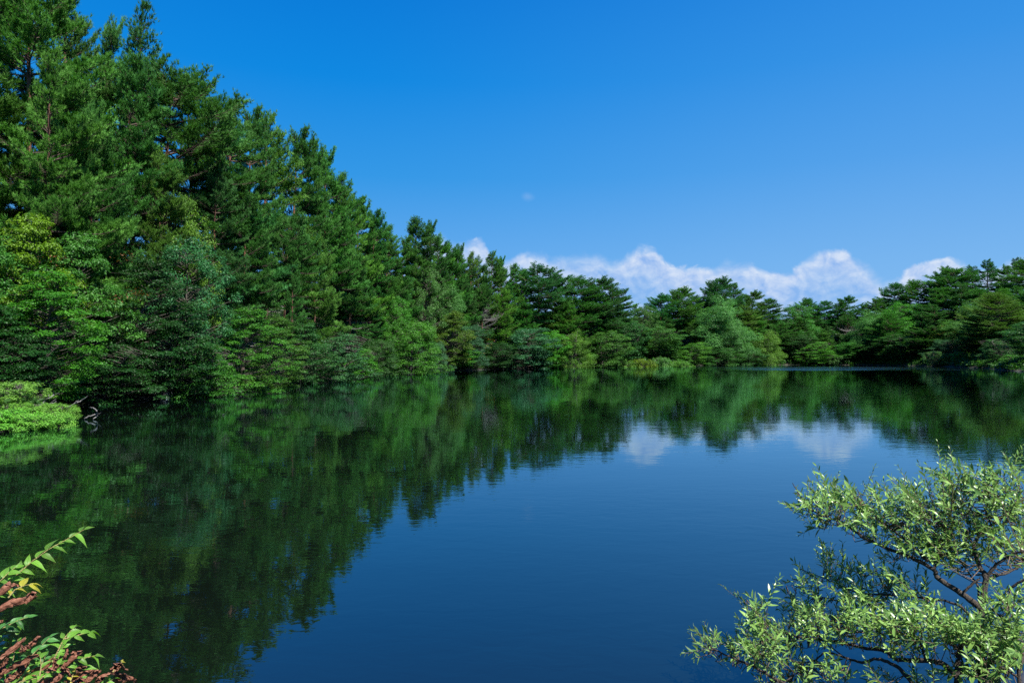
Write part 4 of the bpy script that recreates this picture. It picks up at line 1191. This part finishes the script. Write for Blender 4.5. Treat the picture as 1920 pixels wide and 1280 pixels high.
# ------------------------------------------------------------------ shrub with withered leaves on the viewer's bank
def veined_leaf_mat():
    m, t = new_mat("veined_leaves")
    at_ = t.n('ShaderNodeAttribute', attribute_name='tint')
    uvn = t.n('ShaderNodeUVMap', uv_map="UVMap")
    s = t.n('ShaderNodeSeparateXYZ')
    t.link(uvn.outputs[0], s.inputs[0])
    off = t.math('ABSOLUTE', t.math('SUBTRACT', s.outputs[0], 0.5))
    st = t.math('FRACT', t.math('MULTIPLY', t.math('SUBTRACT', s.outputs[1], t.math('MULTIPLY', off, 0.35)), 10.0))
    vein = t.math('MAXIMUM', t.smooth(t.math('ABSOLUTE', t.math('SUBTRACT', st, 0.5)), 0.0, 0.16, 1.0, 0.0), t.smooth(off, 0.0, 0.05, 1.0, 0.0))
    oi = t.n('ShaderNodeObjectInfo')
    k = t.math('ADD', t.math('MULTIPLY', at_.outputs['Fac'], 0.7), 0.65)
    c = t.mix(1.0, oi.outputs['Color'], t.vec(k, k, k), 'MULTIPLY')
    c = t.mix(t.math('MULTIPLY', vein, 0.45), c, t.mix(1.0, c, (0.55, 0.55, 0.5, 1), 'MULTIPLY'))
    p = t.n('ShaderNodeBsdfPrincipled')
    t.link(c, p.inputs['Base Color'])
    p.inputs['Roughness'].default_value = 0.45
    b = t.n('ShaderNodeBump')
    b.inputs['Strength'].default_value = 0.6
    b.inputs['Distance'].default_value = 0.002
    b.invert = True
    t.link(vein, b.inputs['Height'])
    t.link(b.outputs[0], p.inputs['Normal'])
    tr = t.n('ShaderNodeBsdfTranslucent')
    t.link(t.mix(1.0, c, (1.4, 1.5, 0.4, 1), 'MULTIPLY'), tr.inputs['Color'])
    mx = t.n('ShaderNodeMixShader')
    mx.inputs[0].default_value = 0.42
    t.link(p.outputs[0], mx.inputs[1])
    t.link(tr.outputs[0], mx.inputs[2])
    t.link(mx.outputs[0], t.n('ShaderNodeOutputMaterial').inputs['Surface'])
    return m
M_vein = veined_leaf_mat()
M_stem = bark_mat("green_stem", [(0.0, (0.22, 0.16, 0.08)), (1.0, (0.30, 0.26, 0.08))], 1.5, scale=60.0)
m, t = new_mat("withered_leaf")
tcn = t.n('ShaderNodeTexCoord')
nz = t.noise(tcn.outputs['Object'], 55.0, 5, 0.7)
p = t.n('ShaderNodeBsdfPrincipled')
t.link(t.ramp(nz, [(0.3, (0.06, 0.02, 0.010)), (0.5, (0.18, 0.066, 0.034)), (0.7, (0.27, 0.115, 0.066))]), p.inputs['Base Color'])
p.inputs['Roughness'].default_value = 0.7
b = t.n('ShaderNodeBump')
b.inputs['Strength'].default_value = 0.9
b.inputs['Distance'].default_value = 0.004
t.link(nz, b.inputs['Height'])
t.link(b.outputs[0], p.inputs['Normal'])
t.link(p.outputs[0], t.n('ShaderNodeOutputMaterial').inputs['Surface'])
M_withered = m

sg = np.random.default_rng(91)
sroot = np.array([-2.05, 2.5, 0.5])
shrub = obj("waterside_shrub", None, loc=sroot)
tag(shrub, "shrub with fresh veined leaves and curled brown withered ones on the near bank", "shrub")
def c8(X, Y_):
    return (X / 3.88, 950 + Y_ / 3.88)
def c6(X, Y_):
    return (X / 7.385, 1140 + Y_ / 7.385)
SHOOTS = [  # (points, Y, leaf length px, colour)
    ([c8(-160, 760), c8(-40, 620), c8(110, 505), c8(240, 390), c8(350, 310), c8(450, 255), c8(540, 205), c8(610, 165)], 2.62, 27, 'f'),
    ([c8(-120, 640), c8(-20, 560), c8(60, 480), c8(110, 440)], 2.6, 24, 'f'),
    ([c8(380, 1130), c8(410, 1070), c8(470, 950), c8(515, 900), c8(548, 872)], 2.55, 25, 'f'),
    ([c8(470, 960), c8(540, 940), c8(610, 920), c8(660, 912)], 2.55, 25, 'f'),
    ([c8(430, 1190), c8(510, 1130), c8(600, 1100), c8(690, 1082)], 2.5, 25, 'f'),
    ([c8(-120, 960), c8(0, 890), c8(120, 830), c8(200, 800)], 2.6, 27, 'd'),
    ([c8(-40, 1000), c8(20, 970), c8(30, 960)], 2.6, 22, 'f'),
    ([c8(40, 1260), c8(160, 1160), c8(250, 1060), c8(310, 1000), c8(360, 950)], 2.56, 24, 'd'),
    ([c8(270, 1270), c8(330, 1220), c8(440, 1140)], 2.48, 22, 'f'),
    ([c8(290, 1230), c8(300, 1150), c8(292, 1080)], 2.5, 22, 'f'),
    ([c8(60, 1330), c8(150, 1270), c8(240, 1250), c8(320, 1235)], 2.45, 26, 'f'),
    ([c8(720, 1330), c8(780, 1280), c8(825, 1250)], 2.45, 20, 'f'),
    ([c8(60, 660), c8(110, 600), c8(180, 570), c8(240, 560)], 2.58, 28, 'y'),
    ([c8(150, 1330), c8(170, 1250), c8(190, 1210)], 2.5, 22, 'y'),
    ([c8(470, 1330), c8(520, 1250), c8(540, 1190)], 2.5, 16, 'y'),
    ([c8(820, 1200), c8(870, 1150), c8(893, 1115)], 2.48, 7, 'y'),
]
for k_ in range(8):                                     # tangle at the foot of the shrub
    x0_, y0_ = -30 + 22 * k_ + 8 * math.sin(k_ * 3.1), 1325
    tx_, ty_ = x0_ + 22 + 26 * math.sin(k_ * 1.7) ** 2, 1205 + 0.32 * max(0, x0_) + 26 * math.sin(k_ * 2.3)
    SHOOTS.append(([(x0_, y0_), ((x0_ + tx_) / 2 - 5, (y0_ + ty_) / 2), (tx_, ty_)], 2.64 + 0.05 * math.sin(k_ * 1.3), 22 + 4 * math.sin(k_), 'fdffd'[k_ % 5]))
SC = {'f': (0.13, 0.30, 0.03), 'd': (0.06, 0.20, 0.04), 'y': (0.42, 0.40, 0.04)}
for pl, Yr, lpx, cc in SHOOTS:
    pts = np.array([at(*q, Yr + 0.02 * i) for i, q in enumerate(pl)]) - sroot
    T_ = Tubes()
    T_.add(pts, np.linspace(0.0032, 0.0012, len(pts)), 6)
    so = obj("shoot", T_.mesh("shrub_shoot", M_stem), shrub)
    seg = np.linalg.norm(np.diff(pts, axis=0), axis=1)
    cum = np.concatenate([[0], np.cumsum(seg)])
    Ll = lpx / FPX * Yr * 0.95
    nl = max(2, int(cum[-1] / (Ll * 0.40)))
    P_l, T_l, N_l, L_l = [], [], [], []
    for i in range(nl + 1):
        s_ = cum[-1] * min(1, (i + 0.4) / nl)
        j = min(len(seg) - 1, int(np.searchsorted(cum, s_, side='right')) - 1)
        p_ = pts[j] + (pts[j + 1] - pts[j]) * ((s_ - cum[j]) / seg[j])
        d = norm(pts[j + 1] - pts[j])
        sidev = norm(np.cross(d, [0.15, -0.6, 0.75])) * (1 if i % 2 else -1)
        last = i == nl
        t_ = norm(d * (1.0 if last else 0.75) + sidev * (0.1 if last else sg.uniform(0.45, 0.9)) + np.array([0, -0.12, -0.05]) + sg.normal(0, 0.12, 3))
        P_l.append(p_)
        T_l.append(t_)
        N_l.append(norm(np.array([0.1, -0.45, 0.85]) + sg.normal(0, 0.25, 3)))
        L_l.append(Ll * sg.uniform(0.7, 1.15) * (0.75 if last else 1))
    L_l = np.array(L_l)
    lo = obj("leaves", make_leaves("shrub_leaves", np.array(P_l), np.array(T_l), np.array(N_l), L_l, L_l * sg.uniform(0.42, 0.52, len(L_l)), M_vein, sg, kind='ovate', fold=0.45, bend=0.75, serr=0.10), so)
    lo.color = (*SC[cc], 1)
CURLS = [(c6, [(0, 700), (90, 610), (220, 520), (350, 410)], 46), (c6, [(10, 900), (50, 800), (110, 690)], 55), (c6, [(60, 900), (220, 790), (400, 710), (540, 650)], 48), (c6, [(170, 1000), (280, 870), (400, 740)], 70),
    (c6, [(320, 980), (460, 920), (600, 830), (750, 690)], 55), (c6, [(640, 880), (800, 810), (745, 690)], 50), (c6, [(850, 800), (1000, 690), (1125, 600)], 58), (c6, [(890, 690), (920, 630), (930, 575)], 34), (c6, [(840, 830), (900, 870), (960, 920)], 60),
    (c6, [(530, 1030), (690, 970), (810, 880)], 48), (c6, [(900, 1030), (1080, 950), (1290, 860)], 50), (c6, [(1050, 880), (1110, 830), (1190, 810)], 46), (c6, [(1190, 1030), (1290, 930), (1390, 860)], 55), (c6, [(1350, 1030), (1430, 960), (1520, 910)], 60),
    (c6, [(1540, 900), (1600, 840), (1650, 790), (1760, 860)], 62), (c6, [(1560, 940), (1650, 960), (1740, 940)], 60), (c6, [(1690, 1010), (1770, 950), (1870, 985)], 58), (c6, [(280, 600), (340, 540), (400, 520)], 50), (c6, [(380, 560), (470, 480), (560, 390)], 44),
    (c6, [(-10, 960), (40, 880), (90, 830)], 60), (c6, [(700, 1040), (800, 960), (880, 850)], 50), (c8, [(-20, 640), (60, 560), (130, 565)], 34), (c8, [(-20, 750), (80, 695), (170, 670), (262, 640)], 34), (c8, [(190, 690), (235, 640), (262, 625)], 30), (c8, [(-10, 840), (15, 825)], 14),
    (c6, [(1500, 1030), (1600, 990), (1700, 990)], 56), (c6, [(60, 1030), (160, 960), (230, 900)], 52), (c6, [(1000, 1040), (1120, 1000), (1230, 990)], 50)]
for ci, (fn, pl, wdt) in enumerate(CURLS):
    Yr = 2.50 + 0.03 * math.sin(ci * 2.1)
    kpx = 7.385 if fn is c6 else 3.88
    pts = np.array([at(*fn(*q), Yr + 0.01 * i) for i, q in enumerate(pl)]) - sroot
    k, nsm = len(pts), 14
    x_ = np.linspace(0, k - 1, nsm)
    fine = np.stack([np.interp(x_, np.arange(k), pts[:, a_]) for a_ in range(3)], 1)
    fine += sg.normal(0, 0.0016, fine.shape)
    r_ = wdt / kpx / FPX * Yr * 0.78
    nsec = 15
    d = norm(np.gradient(fine, axis=0))
    a1 = norm(np.cross(d, np.array([0.2, 1.0, 0.3])))
    b1 = np.cross(d, a1)
    V = []
    ph_ = sg.uniform(0, 6.28)
    for i in range(nsm):
        q = i / (nsm - 1)
        env = 0.35 + 0.75 * math.sin(math.pi * min(1, max(0, 0.12 + 0.8 * q)))
        for j in range(nsec):                          # open rolled sheet: a spiral with crumples
            th = ph_ + 1.2 * q + (3.9 + 2.6 * mnoise.noise(Vector((q * 7, ci * 1.7, 0.3)))) * (j / (nsec - 1) - 0.5)
            rr = r_ * env * (0.45 + 0.65 * j / (nsec - 1)) * (1 + 0.34 * mnoise.noise(Vector((q * 4, j * 0.45, ci * 3.1))) + 0.16 * mnoise.noise(Vector((q * 14, j * 1.7, ci))))
            V.append(fine[i] + rr * (1.15 * math.cos(th) * a1[i] + 0.62 * math.sin(th) * b1[i]) + d[i] * r_ * 1.1 * mnoise.noise(Vector((j * 0.8, ci, q))))
    V = np.array(V)
    i, j = np.meshgrid(np.arange(nsm - 1), np.arange(nsec - 1), indexing='ij')
    b0 = (i * nsec + j).ravel()
    F = np.stack([b0, b0 + 1, b0 + nsec + 1, b0 + nsec], 1)
    obj("withered_leaf", mesh_np("withered_leaf", V, [F], [M_withered], smooth=True), shrub)
